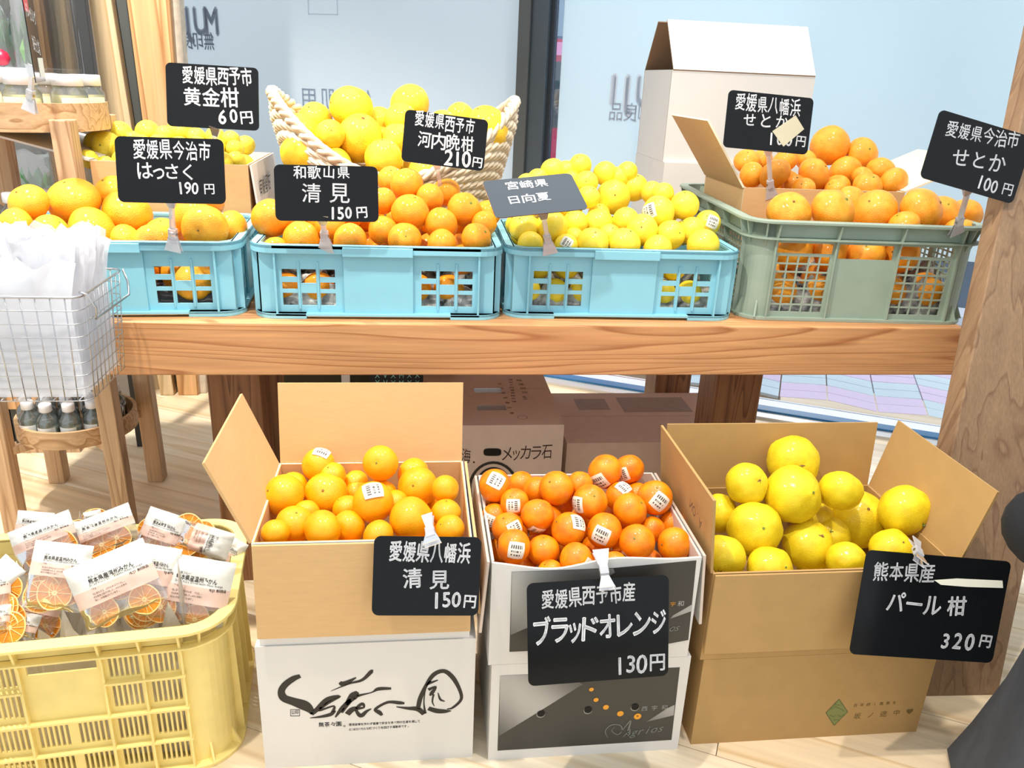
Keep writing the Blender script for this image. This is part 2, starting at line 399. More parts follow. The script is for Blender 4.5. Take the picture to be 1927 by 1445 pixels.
FILM2 = film('frosted_window_film_b', (212, 222, 228), .5)
gpart('glass_pane', u2m + .016, 3.2, .004, .012, .05, 2.6, GLASS)
gpart('frosted_film', u3m, 3.2, -.001, .002, zf, 2.6, FILM)
gpart('frosted_film', -2.6, u1m, -.001, .002, .25, 2.6, FILM2)
gpart('sill_rail', -.9, 3.2, -.10, -.04, 0, .012, mat('aluminium_sill', (206, 206, 202), .3, metal=.4))
gpart('sill_rail', -.9, 3.2, -.04, .015, 0, .02, mat('blue_gasket', (38, 104, 150), .35))
gpart('sill_rail', -.9, 3.2, .03, .15, -.01, .004, mat('white_curb', (238, 240, 240), .6))
# lettering on the film, written on the outside so it reads mirrored
GREYT = mat('grey_window_print', (150, 164, 182), .7); GREYP = mat('pale_window_print', (206, 216, 228), .7)
def mirror_text(s, ua, ub, z, h, m, off=.02):
    mb = MB(); t = MB(); text(t, s, (0, 0, 0), (ub - ua, 0, 0), h, (0, 1, 0), off=off)
    vs = [gl(ub - x, -.003, z + y) for x, y, _ in t.v]
    mb.add([v - GA for v in vs], t.f); return mb.build('lettering', m, T)
a, z = gu(326, 38); b, _ = gu(409, 38); mirror_text('MUJI', a, b, z, .12, GREYT, .05)
a, z = gu(330, 76); b, _ = gu(404, 76); mirror_text('無印良品', a - .02, b, z, .07, GREYT, .02)
a, z = gu(1140, 168); b, _ = gu(1262, 168); mirror_text('MUJI', a, b, z, .12, GREYP, .05)
a, z = gu(1146, 210); b, _ = gu(1256, 210); mirror_text('無印良品', a, b, z, .065, GREYP, .02)
a, z = gu(568, 184); b, _ = gu(700, 184); mirror_text('敏感肌用', a, b, z, .085, mat('faint_window_print', (180, 198, 216), .7), .01)
mb = MB(); a, z = gu(580, 8); b, _ = gu(636, 8)
for q in ((a, b, z - .04, z - .036), (a, a + .004, z - .04, z + .2), (b - .004, b, z - .04, z + .2)):
    mb.add([gl(q[0], -.003, q[2]) - GA, gl(q[1], -.003, q[2]) - GA, gl(q[1], -.003, q[3]) - GA, gl(q[0], -.003, q[3]) - GA], [(0,1,2,3)])
mb.build('lettering', mat('faint_window_print', (180, 198, 216), .7), T)

# timber posts of the far wall
def beam_px(name, xt0, xt1, xb0, xb1, Y, dep, m, ytop=0, ybot=735, bevel=.004, mi=None):
    tl, tr, bl, br = ay(xt0, ytop, Y), ay(xt1, ytop, Y), ay(xb0, ybot, Y), ay(xb1, ybot, Y)
    def ext(t, b, z): k = (z - b.z) / (t.z - b.z); return b + (t - b) * k
    vs = []
    for z in (0, 2.2):
        L_, R_ = ext(tl, bl, z), ext(tr, br, z)
        vs += [L_, R_, R_ + V(0, dep, 0), L_ + V(0, dep, 0)]
    o0 = V(*[(vs[0] + vs[1])[i] / 2 for i in range(3)])
    mb = MB().add([v - o0 for v in vs], [(3,2,1,0), (4,5,6,7), (0,1,5,4), (1,2,6,5), (2,3,7,6), (3,0,4,7)])
    o = mb.build(name, m, bevel=bevel); o.location = o0; return o
tag(beam_px('timber_post', 158, 209, 300, 326, 3.12, .10, PALEW), 'pale squared timber post left of the dark metal strip', 'post')
tag(beam_px('metal_upright', 209, 238, 326, 334, 3.16, .08, mat('dark_metal_strip', (74, 78, 76), .5)), 'dark grey metal upright between the two timber posts', 'post')
tag(beam_px('timber_post', 238, 319, 334, 372, 3.12, .12, HONEY), 'honey brown cracked timber post beside the frosted window', 'post')
tag(beam_px('bark_edge_board', 319, 338, 372, 388, 3.14, .06, mat('pale_bark_edge', (226, 212, 192), .8, .25, 30, .5, 40)), 'rough whitish edge board on the right of the honey post', 'board')
pl = tag(empty('board_plinth', (-1.0, 3.19, 0)), 'low plinth of upright pine boards at the foot of the far posts', 'plinth')
for i in range(7):
    MB().box(-.35 + i*.1, -.252 + i*.1, 0, .02, 0, .16).build('board', [PALEW, HONEY][i % 2], pl, bevel=.002)

# ================================================================== TABLE
TZ, TY = .738, 1.695
tb = tag(empty('display_table', (.1, 2.15, 0)), 'long cedar display table carrying four crates of citrus fruit', 'table')
def tpart(name, x0, x1, y0, y1, z0, z1, m, bevel=.004):
    c = V((x0+x1)/2, (y0+y1)/2, z0); mb = MB().box(x0-c.x, x1-c.x, y0-c.y, y1-c.y, 0, z1-z0)
    o = mb.build(name, m, tb, bevel=bevel); o.location = c - V(.1, 2.15, 0); return o
tpart('front_beam', -.70, 1.307, TY, TY + .12, TZ - .12, TZ, BEAMW, .003)
for i in range(6):
    tpart('top_board', -.70, 1.307, TY + .122 + i*.143, TY + .122 + (i+1)*.143 - .003, TZ - .035, TZ, BEAMW, .002)
tpart('back_beam', -.70, 1.307, TY + .86, TY + .98, TZ - .12, TZ - .036, DW)
for x, y in ((-.491, 1.82), (.757, 1.82), (-.491, 2.5), (.795, 2.42)):
    tpart('leg', x, x + .122, y, y + .12, 0, TZ - (.12 if y > 2.4 else .036), DW)
# the leaning post at the right
fl, fr = V(1.072, 1.30, 0), V(1.30, 1.29, 0)
tl_, tr_ = ay(1906, 300, 1.66), ay(2090, 300, 1.66)
dn = V(0, .055, .01); k = 2.1 / tl_.z
pts = [fl, fr, fl + (tl_ - fl)*k, fr + (tr_ - fr)*k]; c = pts[0].copy(); pts = [p - c for p in pts]
o = MB().add(pts + [p + V(0, .055, 0) for p in pts], [(0,1,3,2), (5,4,6,7), (1,5,7,3), (4,0,2,6), (2,3,7,6), (4,5,1,0)]).build('timber_post', wood('right_post_wood', (160, 128, 96), (134, 102, 74), 2, 40, contrast=.3, ring=.45), bevel=.003)
o.location = c; tag(o, 'broad brown timber post leaning at the right end of the table', 'post')

# ================================================================== CARTONS
def carton(name, label, x0, x1, y0, y1, z0, z1, mo, mi_, flaps=None, rz=0, closed=False, group=None, frontcut=None):
    cx, cy = (x0+x1)/2, (y0+y1)/2; W, D, Hh = x1-x0, y1-y0, z1-z0; t = .005
    root = tag(empty(name, (cx, cy, z0), rz), label, 'box', group)
    SM = side_mats(W, D); mb = MB()
    for s, L in (('front', W), ('back', W), ('left', D), ('right', D)):
        tt = t if s in ('front', 'back') else t - .0004
        if s == 'front' and frontcut:
            n = 24
            for i in range(n):
                a, b = L*i/n, L*(i+1)/n; ha, hb = Hh - frontcut(a/L), Hh - frontcut(b/L)
                for (q0, q1, m_) in ((0, tt/2, 0), (tt/2, tt, 1)):
                    mb.add([(a,q0,0), (b,q0,0), (b,q0,hb), (a,q0,ha), (a,q1,0), (b,q1,0), (b,q1,hb), (a,q1,ha)], [(0,1,2,3), (7,6,5,4), (3,2,6,7)], SM[s], m_)
            continue
        g = 0 if s in ('front', 'back') else t
        mb.box(g, L-g, 0, tt/2, 0, Hh, SM[s], 0); mb.box(g, L-g, tt/2, tt, 0, Hh, SM[s], 1)
    mb.box(-W/2+.001, W/2-.001, -D/2+.001, D/2-.001, 0, .004, None, 0)
    mb.build('body', [mo, mi_], root)
    if closed:
        for s in (-1, 1):
            MB().box(-W/2, W/2, (0 if s > 0 else -D/2) + .0015*s*0 + (.0015 if s > 0 else 0), (D/2 if s > 0 else -.0015), Hh, Hh+.004).build('lid_flap', mo, root)
    for s, f in (flaps or {}).items():
        L = W if s in ('front', 'back') else D
        ang, ln = math.radians(f[0]), f[1]; e0, e1 = f[2] if len(f) > 2 else (0, 0)
        # hinge at wall top, v direction: up tilted outward by ang (outward = local -y)
        v = V(0, -math.sin(ang), math.cos(ang)); nrm = V(0, -math.cos(ang), -math.sin(ang))  # outside face direction
        b = MB()
        for k_, (d0, d1) in enumerate(((0, .0025), (-.0025, 0))):
            A = V(0, .0, Hh); q = []
            for d in (d0, d1):
                q += [A + nrm*d + V(.002, 0, 0), A + nrm*d + V(L-.002, 0, 0), A + nrm*d + v*ln + V(L-e1, 0, 0), A + nrm*d + v*ln + V(e0, 0, 0)]
            b.add(q, [(0,1,2,3), (7,6,5,4)], SM[s], 0 if k_ == 0 else 1)
            b.add(q, [(0,4,5,1), (1,5,6,2), (2,6,7,3), (3,7,4,0)], SM[s], 1)
        fo = b.build('flap', [mo, mi_], root)
        fo.location = SM[s].to_3x3() @ V(0, -.002 - (.004 if f[0] > 150 else 0), 0)
    return root
WB, KB = WHITEB, KRAFT
# left stack
c1 = carton('carton', 'closed white carton with large black brush logo on the floor', -.288, .108, 1.20, 1.51, 0, .281, WB, KB, closed=True)
c2 = carton('open_carton', 'open brown lined carton full of oranges on the white brush logo carton', -.279, .096, 1.203, 1.505, .2855, .497, WB, KRAFT,
            {'front': (178, .186), 'left': (22, .165, (.0, .0)), 'back': (14, .165), 'right': (176, .16)})
# middle stack
c3 = carton('carton', 'closed black and white carton with orange dots on the floor', .138, .522, 1.19, 1.52, 0, .227, WB, KB, closed=True)
c4 = carton('open_carton', 'open black and white carton of stickered blood oranges, topmost of the middle stack', .131, .514, 1.19, 1.52, .2315, .455, WB, KRAFT2,
            {'right': (176, .15), 'left': (176, .15)}, frontcut=lambda t: .016*math.exp(-((t-.32)/.2)**2) + .004*math.sin(t*9))
# right stack
c5 = carton('carton', 'closed plain kraft carton with a green diamond emblem on the floor', .553, 1.045, 1.20, 1.53, 0, .209, KRAFT3, KRAFT3, closed=True)
c6 = carton('open_carton', 'open kraft carton of large yellow citrus with raised flaps', .545, 1.035, 1.20, 1.53, .2135, .410, KRAFT3, KRAFT3,
            {'front': (178, .172), 'left': (6, .155), 'back': (6, .15), 'right': (13, .165, (0, 0))})
# boxes in the shade below the table
c7 = carton('carton', 'brown shipping carton with black handwriting under the table', .02, .388, 1.90, 2.42, 0, .398, KRAFT2, KRAFT2, closed=True)
c8 = carton('carton', 'wide plain greyish carton behind the blood oranges under the table', .42, .945, 2.0, 2.38, 0, .296, KRAFT2, KRAFT2, closed=True)
# on the table
c9 = carton('open_carton', 'open brown carton of small pale yellow fruit, white flaps, at the back left', -.805, -.425, 2.15, 2.5, .81, 1.018, KRAFT, WHITEB,
            {'left': (76, .26), 'right': (174, .16)})
stl = tag(MB().box(-.805, -.425, 2.15, 2.5, TZ, .8095).build('box_riser', KRAFT2), 'low flat cardboard box under the open carton of small yellow fruit', 'box')
c10 = carton('carton', 'white carton on the table behind the green crate, lower of two', .80, 1.275, 2.62, 2.95, TZ + .28, TZ + .56, WB, mat('brown_inside_board', (150, 120, 92), .8),
             {'front': (-38, .19), 'back': (-38, .19)})
c10['label'] = 'white carton with raised lid flaps, upper of two behind the green crate'
c11 = carton('carton', 'white carton behind the green crate, lower of two stacked ones', .80, 1.29, 2.60, 2.96, TZ, TZ + .2755, WB, WB, closed=True)
c12 = carton('open_carton', 'open kraft carton of small mandarins standing inside the green crate', .845, 1.29, 2.03, 2.33, .82, 1.012, KRAFT, mat('cream_cardboard', (246, 232, 200), .8),
             {'left': (36, .2), 'right': (66, .22)})
tag(MB().box(.85, 1.28, 2.02, 2.34, .752, .819).build('box_riser', KRAFT2), 'flat cardboard piece under the mandarin carton inside the green crate', 'box')
# print on the cartons (flat print 0.4 mm proud of the wall)
def on_front(root, y, pts): return [p - root.location for p in pts]
def fp(px, py, Y): return ay(px, py, Y)
def print_poly(root, name, polys, Y, m, label=None):
    mb = MB()
    for P_ in polys: mb.add([ay(px, py, Y) - root.location for px, py in P_], [tuple(range(len(P_)))])
    return mb.build(name, m, root, label=label)
UP = V(0, 0, 1)
def ftext(root, items, Y, m, jitter=0, off=.01, name='lettering'):
    mb = MB()
    for s, x0, y0, x1, y1, h in items:
        a, b = ay(x0, y0, Y), ay(x1, y1, Y)
        text(mb, s, a, b, h / 1030 * (Y / 1.2) ** 1, UP, jitter, off)
    mb.v = [tuple(Vector(v) - root.location) for v in mb.v]
    return mb.build(name, m, root)
# brush logo (traced as strokes)
def z5(x, y): return 460 + x / 3.5685, 1040 + y / 3.5685
mb = MB(); ST = (V(1, 0, 0), V(0, 0, 1)); YW = 1.1995
for S in ([(375,828,16),(330,845,24),(275,885,26),(248,930,26),(265,975,32),(330,1000,36),(400,1025,44),(440,1055,30),(455,1085,10)],
          [(440,1110,3),(520,1100,12),(580,1085,16),(610,1060,8)], [(450,1085,16),(490,1050,20),(560,985,22),(640,965,10),(560,1010,12),(500,1060,10),(600,1030,8),(590,1075,14)],
          [(640,870,14),(670,880,22),(750,838,5)], [(580,930,2),(700,880,8),(790,855,12),(850,800,16),(862,795,8)],
          [(655,1075,8),(700,1000,22),(735,960,34),(760,935,14)], [(610,1105,6),(660,1040,18),(740,970,14),(850,940,5),(900,915,16),(985,912,10)],
          [(690,1085,22),(730,1050,22),(800,1040,8),(790,1015,14),(750,1050,10),(780,1095,18),(820,1065,12),(852,1048,4)],
          [(925,1092,10),(905,1072,18),(880,1050,12),(960,1005,12),(1040,1008,16),(1075,1012,8)], [(1020,1035,4),(1100,1045,14),(1165,1050,22),(1205,1085,16)],
          [(1165,1050,16),(1180,980,18),(1215,900,14),(1270,820,18),(1340,795,18),(1400,840,18),(1445,920,14),(1455,985,12),(1400,1040,10),(1360,1050,4)],
          [(1235,1045,18),(1290,1062,22),(1345,1065,18),(1388,1062,4)], [(1215,1080,10),(1205,1000,5),(1220,900,6),(1250,860,8)],
          [(1230,880,12),(1260,870,10),(1300,855,4)], [(1235,920,14),(1285,900,8),(1260,940,16),(1245,960,6)], [(1270,950,8),(1262,1000,6),(1275,1030,3)], [(1300,940,3),(1315,985,9),(1345,998,4)]):
    stroke(mb, [(ay(*z5(x, y), YW), wd / 3.5685 / 1130) for x, y, wd in smooth([tuple(map(float, q)) for q in S])])
a, b = z5(308, 1052), z5(372, 1098)
for q in ((a[0], a[1], b[0], a[1]+1), (a[0], b[1]-1, b[0], b[1]), (a[0], a[1], a[0]+1, b[1]), (b[0]-1, a[1], b[0], b[1])):
    mb.quad(ay(q[0], q[3], YW), ay(q[2], q[3], YW), ay(q[2], q[1], YW), ay(q[0], q[1], YW))
mb.v = [tuple(Vector(v) - c1.location) for v in mb.v]; mb.build('brush_logo', INK, c1)
ftext(c1, [('無茶々園', 599, 1364, 643, 1362, 11), ('は', 645, 1366, 651, 1366, 5), ('環境破壊を伴わず健康で安全な食べ物の生産を通して', 656, 1364, 791, 1357, 6),
           ('エコロジカルな町づくりを目ざす運動体です。', 656, 1373, 771, 1366, 6), ('公印', 548, 1341, 562, 1340, 9)], YW, INK)
# black print panels
def z7(x, y): return 900 + x / 3.658, 1050 + y / 3.658
def zz(L, f): return [f(*q) for q in L]
def gradmat(name, c0, c1_, w_):
    m = bpy.data.materials.new(name); m.use_nodes = True; nt = m.node_tree; N = nt.nodes; L = nt.links
    tc = N.new('ShaderNodeTexCoord'); gr = N.new('ShaderNodeTexWave'); gr.inputs['Scale'].default_value = w_; gr.bands_direction = 'DIAGONAL'
    L.new(tc.outputs['Object'], gr.inputs['Vector']); r = N.new('ShaderNodeValToRGB')
    r.color_ramp.elements[0].color = (*s2l(c0), 1); r.color_ramp.elements[1].color = (*s2l(c1_), 1)
    L.new(gr.outputs['Fac'], r.inputs[0]); L.new(r.outputs[0], N['Principled BSDF'].inputs['Base Color']); return m
SWOOSH = gradmat('silver_print_sweep', (96, 94, 90), (176, 174, 168), 2.2)
print_poly(c3, 'print_panel', [zz([(132,1326),(1330,1252),(1388,752),(150,812)], z7)], 1.1896, BLACKP)
print_poly(c4, 'print_panel', [zz([(214,646),(340,640),(1310,590),(1446,564),(1502,16),(930,68),(230,95)], z7)], 1.1896, BLACKP)
print_poly(c3, 'print_sweep', [zz([(142,1225),(400,1068),(720,868),(560,790),(150,812)], z7)], 1.1892, SWOOSH)
print_poly(c3, 'print_sweep', [zz([(1155,1128),(1345,1082),(1352,1010),(1300,1035)], z7)], 1.1892, SWOOSH)
print_poly(c4, 'print_sweep', [zz([(222,530),(360,470),(940,100),(930,72),(232,96)], z7)], 1.1892, SWOOSH)
print_poly(c4, 'print_sweep', [zz([(1322,418),(1468,365),(1474,318),(1340,395)], z7)], 1.1892, SWOOSH)
def disc(px, py, r, Y, root, m, name, yo=0):
    c = ay(px, py, Y) - root.location; mb = MB()
    mb.add([c + V(r*math.cos(a*PI/10), -yo, r*math.sin(a*PI/10)) for a in range(20)], [tuple(range(20))]); return mb.build(name, m, root)
OD = mat('orange_print_dot', (236, 160, 40), .6)
for x, y, r in ((779,905,.0046), (811,976,.005), (879,1027,.0058), (978,1071,.0066), (1097,1090,.0074)): disc(*z7(x, y), r, 1.189, c3, OD, 'print_dot')
disc(*z7(1096, 1088), .002, 1.1887, c3, mat('dark_orange_dot', (150, 90, 20), .6), 'print_dot')
for x, y in ((430,1075), (755,1050), (1078,1030)):
    disc(*z7(x, y), .0085, 1.189, c3, mat('hole_rim', (150, 148, 140), .6), 'hand_hole'); disc(*z7(x+2, y-4), .0078, 1.1885, c3, mat('dark_hole', (22, 20, 10), .9), 'hand_hole')
LG = mat('grey_print', (150, 150, 144), .6)
ftext(c3, [('西宇和', *z7(1110, 1038), *z7(1315, 1026), 12)], 1.189, LG, 0, 0)
ftext(c4, [('西', *z7(1225, 322), *z7(1290, 320), 12), ('和', *z7(1368, 316), *z7(1420, 312), 12)], 1.189, mat('pale_grey_print', (190, 188, 182), .6), 0, 0)
ftext(c4, [('宇', *z7(1318, 319), *z7(1362, 316), 10)], 1.189, OD, 0, 0)
mb = MB()   # italic script word
for root, dx, dy in ((c3, 0, 0),):
    text(mb, 'Agrios', ay(*z7(1010, 1205), 1.189), ay(*z7(1285, 1165), 1.189), .022, V(.35, 0, 1), 0, 0)
    for S in ([(890,1235,2),(875,1190,4),(915,1150,5),(975,1150,4),(990,1185,5),(960,1215,4),(920,1190,3),(940,1160,2)], [(985,1195,3),(1020,1150,5),(1050,1120,6),(1030,1200,8),(1045,1230,4)]):
        stroke(mb, [(ay(*z7(x, y), 1.189), wd / 3.66 / 1130) for x, y, wd in smooth([tuple(map(float, q)) for q in S])])
mb.v = [tuple(Vector(v) - c3.location) for v in mb.v]; mb.build('script_lettering', mat('dim_script_print', (112, 118, 110), .4), c3)
mb = MB(); text(mb, 'os', ay(*z7(1325, 480), 1.189), ay(*z7(1392, 474), 1.189), .02, V(.35, 0, 1), 0, 0)
mb.v = [tuple(Vector(v) - c4.location) for v in mb.v]; mb.build('script_lettering', mat('dim_script_print', (112, 118, 110), .4), c4)
# emblem and name on the kraft carton
def zb(x, y): return 1260 + x / 2.889, 1160 + y / 2.889
mb = MB()
D4 = zz([(895,592),(968,518),(922,450),(850,524)], zb)
for i in range(4):
    p, q = ay(*D4[i], 1.1995), ay(*D4[(i+1) % 4], 1.1995); ST = (V(1,0,0), UP); stroke(mb, [(p, .0007), (q, .0007)])
print_poly(c5, 'emblem', [D4], 1.1997, mat('green_emblem_print', (132, 136, 78), .8))
for S in ([(875,505),(900,490),(925,500),(950,515)], [(870,535),(890,545),(905,535)], [(915,535),(930,545),(948,532)], [(890,565),(910,560),(925,566)], [(905,470),(900,480),(925,482)]):
    stroke(mb, [(ay(*zb(x, y), 1.1995), .0006) for x, y in S])
mb.v = [tuple(Vector(v) - c5.location) for v in mb.v]; mb.build('emblem_lines', mat('dark_green_print', (84, 100, 58), .8), c5)
ftext(c5, [('坂ノ途中', *zb(985, 545), *zb(1270, 520), 15), ('♥', *zb(1285, 518), *zb(1325, 515), 12), ('百年続く農業を、', *zb(993, 485), *zb(1275, 465), 8)], 1.1995, mat('olive_print', (120, 96, 48), .8), .4, 0)
# carton under the table
def z6(x, y): return 860 + x / 3.9327, 700 + y / 3.9327
BR = mat('brown_marker', (60, 34, 26), .7)
ftext(c7, [('メッカラ石', *z6(330, 612), *z6(705, 590), 26), ('海.', *z6(30, 620), *z6(150, 630), 26)], 1.8995, BR, 1, .0)
mb = MB(); mb.add([ay(*z6(262 + 66*math.copysign(abs(math.cos(a))**.5, math.cos(a)), 593 + 28*math.copysign(abs(math.sin(a))**.6, math.sin(a))), 1.899) - c7.location for a in [i*PI/12 for i in range(24)]], [tuple(range(24))])
mb.build('hand_hole', mat('dark_hole', (22, 20, 10), .9), c7)
mb = MB(); ST = (V(1,0,0), UP)
for rx, ry, wd in ((175, 190, 12), (130, 150, 9)):
    stroke(mb, [(ay(*z6(270 + rx*math.cos(a), 860 + ry*math.sin(a)), 1.8994), wd / 3.93 / 780) for a in [PI*.8 + i*PI/16 for i in range(20)]])
mb.v = [tuple(Vector(v) - c7.location) for v in mb.v]; mb.build('round_print', INK, c7)
zt = .4025; mb = MB()
for s, x0, y0, x1, y1, h in (('特別栽培農産物', 938, 718, 965, 782, .012), ('無茶々園農家直送便', 960, 712, 968, 758, .012), ('産地直送', 975, 712, 990, 742, .016), ('精油', 985, 745, 990, 752, .012)):
    a, b = az(x0, y0, zt), az(x1, y1, zt); text(mb, s, a, b, h, V(1, 0, 0), .3, 0)
c_ = az(983, 785, zt)
for i in range(16):
    a, b = i*PI/8, (i+1)*PI/8; ST = (V(1,0,0), V(0,1,0)); stroke(mb, [(c_ + V(.013*math.cos(a), .013*math.sin(a), 0), .0006), (c_ + V(.013*math.cos(b), .013*math.sin(b), 0), .0006)])
mb.v = [tuple(Vector(v) - c7.location) for v in mb.v]; mb.build('lettering', mat('dim_brown_print', (84, 66, 56), .8), c7)
TAPE = thin('clear_tape', (235, 235, 235), .35, .12, .2)
for y in (2.0, 2.13, 2.30):
    mb = MB().box(.165, .245, y, y + .035, .4021, .4026); mb.v = [tuple(Vector(v) - c7.location) for v in mb.v]; mb.build('packing_tape', TAPE, c7)
mb = MB(); mb.box(.50, .60, 2.24, 2.33, .3002, .3006); mb.box(.64, .86, 2.22, 2.34, .3002, .3006)
mb.v = [tuple(Vector(v) - c8.location) for v in mb.v]; mb.build('shipping_label', mat('worn_label', (176, 160, 150), .7, .1, 40), c8)
# upside-down marking on the left flap of the kraft carton, maker's writing on the white carton side
mb = MB(); text(mb, 'NO.A', az(0, 0, 0)*0 + V(.5205, 1.30, .505), V(.5205, 1.225, .495), .02, V(0, -.1, -1), 0, 0)
mb.v = [tuple(Vector(v) - c6.location) for v in mb.v]; mb.build('lettering', mat('dim_brown_print', (84, 66, 56), .8), c6)
mb = MB(); text(mb, '有機蜜柑', V(-.4075, 2.19, .955), V(-.4075, 2.36, .955), .05, UP, .5, 0)
mb.v = [tuple(Vector(v) - c9.location) for v in mb.v]; mb.build('lettering', INK, c9)

# sleeve lying behind the left stack: dark patterned banner and a white strip under the table
bn = tag(MB().box(-.14, .12, 2.28, 2.285, .26, .50).build('patterned_sign', mat('near_black_board', (20, 28, 32), .5)), 'dark board printed with rows of pale crosses under the table', 'sign')
bm = MB()
for r in range(9): text(bm, 'XVXMXXVXMX', V(-.13, 2.2796, .28 + r*.024), V(.11, 2.2796, .28 + r*.024), .018, UP, .8, 0)
bm.build('lettering', mat('pale_blue_print', (150, 214, 226), .6), bn)
tag(MB().box(-.225, -.20, 2.285, 2.30, 0, .55).build('white_strip', mat('white_strip_paint', (240, 240, 240), .5)), 'narrow white upright strip beside the dark patterned board', 'strip')
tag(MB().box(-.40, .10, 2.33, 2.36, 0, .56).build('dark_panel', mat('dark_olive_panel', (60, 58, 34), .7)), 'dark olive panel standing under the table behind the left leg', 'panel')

# ================================================================== CRATES
def blue_crate(label, x0, rz=0, y0=1.728):
    W, D, Hh, R = .545, .385, .163, .035
    root = tag(empty('plastic_crate', (x0 + W/2, y0 + D/2, TZ), rz), label, 'crate', 'light blue crates on the table')
    w_, d_ = W - .03, D - .03; k = 3.114e-4
    mb = MB(); mb.loop(rrect(w_, d_, R, -.004), rrect(w_, d_, R, .018), Hh - .008, Hh); mb.loop(rrect(w_, d_, R, .014), rrect(w_, d_, R, .018), Hh - .018, Hh)
    for s in (-1, 1): mb.box(-.075, .075, s*(d_/2 + .019) - .004, s*(d_/2 + .019) + .004, Hh - .022, Hh - .002)
    mb.build('rim', BLUE, root, smooth=False, bevel=.0012)
    mb = MB(); mb.loop(rrect(w_, d_, R, -.004), rrect(w_, d_, R, .016), .006, .012)
    mb.box(-w_/2+.01, w_/2-.01, -d_/2+.01, d_/2-.01, .006, .010)
    for sx in (-1, 1):
        for sy in (-1, 1):
            q = {(1, 1): 0, (-1, 1): 1, (-1, -1): 2, (1, -1): 3}[(sx, sy)]
            i, o = corner(w_, d_, R, q, -.002), corner(w_, d_, R, q, .016)
            ex = (sx*(w_/2 - .10), sy*(d_/2 + .016)); ei = (sx*(w_/2 - .10), sy*(d_/2 - .002))
            if q in (0, 2): o = o + [ex]; i = i + [ei]
            else: o = [ex] + o; i = [ei] + i
            mb.loop(i, o, 0, .012, closed=False)
    mb.build('base', BLUE, root, bevel=.001)
    SM = side_mats(w_, d_); zr = lambda p: Hh - (p - 290) * k * 1.07
    for s, L in (('front', w_), ('back', w_), ('left', d_), ('right', d_)):
        holes = []; cols_all = []
        c0 = L / 2
        if L > .4: offs = [(-.208, -1), (.208-.1145, 1)]
        else: offs = [(-.150, -1), (.150-.1145, 1)]
        for o_, sg in offs:
            for ci, (a, b) in enumerate(((0, .0325), (.0405, .073), (.081, .1135))):
                a += c0 + o_; b += c0 + o_
                if ci == 1: holes += [(a, b, .077, .108), (a, b, .027, .055)]
                else: holes += [(a, b, .0905, .108), (a, b, .0635, .079), (a, b, .027, .055)]
        mb = panel(MB(), L, .01, Hh, holes, .003, SM[s] @ Matrix.Translation((0, 0, 0)))
        # cut the panel's ends: the straight run stops where the corners start
        mb.build('wall', BLUE, root)
        mb = MB()
        if L > .4: mb.box(c0 - .075, c0 + .075, -.008, -.001, .012, Hh - .01, SM[s])
        else: mb.box(c0 - .03, c0 + .03, -.006, -.001, .012, Hh - .01, SM[s])
        for u in ((c0-.222, c0+.218) if L > .4 else (c0-.16, c0+.156)): mb.box(u, u + .004, -.014, 0, .01, Hh - .008, SM[s])
        for o_, sg in offs:
            for u in (.0345, .0755):
                mb.box(c0+o_+u, c0+o_+u+.0035, -.0035, 0, .02, .125, SM[s])
        mb.build('wall_rib', BLUE, root)
    for q in range(4):
        mb = MB(); mb.loop(corner(w_, d_, R, q, -.003), corner(w_, d_, R, q, .0), .01, Hh - .002, closed=False)
        a = math.radians(45 + 90*q); p = corner(w_, d_, R, q, 0)[3]; c_, s_ = math.cos(a), math.sin(a)
        t = V(-s_, c_, 0) * .0015
        for du in (-.024, .024):
            pass
        P0 = V(*p, 0)
        mb.add([P0 + t + V(0,0,.012), P0 + t + V(c_*.013, s_*.013, .012), P0 + t + V(0,0,.05), P0 - t + V(0,0,.012), P0 - t + V(c_*.013, s_*.013, .012), P0 - t + V(0,0,.05)], [(0,1,2), (5,4,3), (0,3,4,1), (1,4,5,2), (2,5,3,0)])
        mb.add([P0 + t + V(0,0,Hh-.008), P0 + t + V(c_*.014, s_*.014, Hh-.008), P0 + t + V(0,0,Hh-.045), P0 - t + V(0,0,Hh-.008), P0 - t + V(c_*.014, s_*.014, Hh-.008), P0 - t + V(0,0,Hh-.045)], [(0,1,2), (5,4,3), (0,3,4,1), (1,4,5,2), (2,5,3,0)])
        mb.build('corner_wall', BLUE, root, smooth=False)
    return root
B1 = blue_crate('light blue crate of large oranges at the left end of the table', -.931, math.radians(3))
B2 = blue_crate('light blue crate of medium oranges, second from the left on the table', -.355)
B3 = blue_crate('light blue crate of small yellow citrus beside the green crate', .203, math.radians(-1), 1.742)

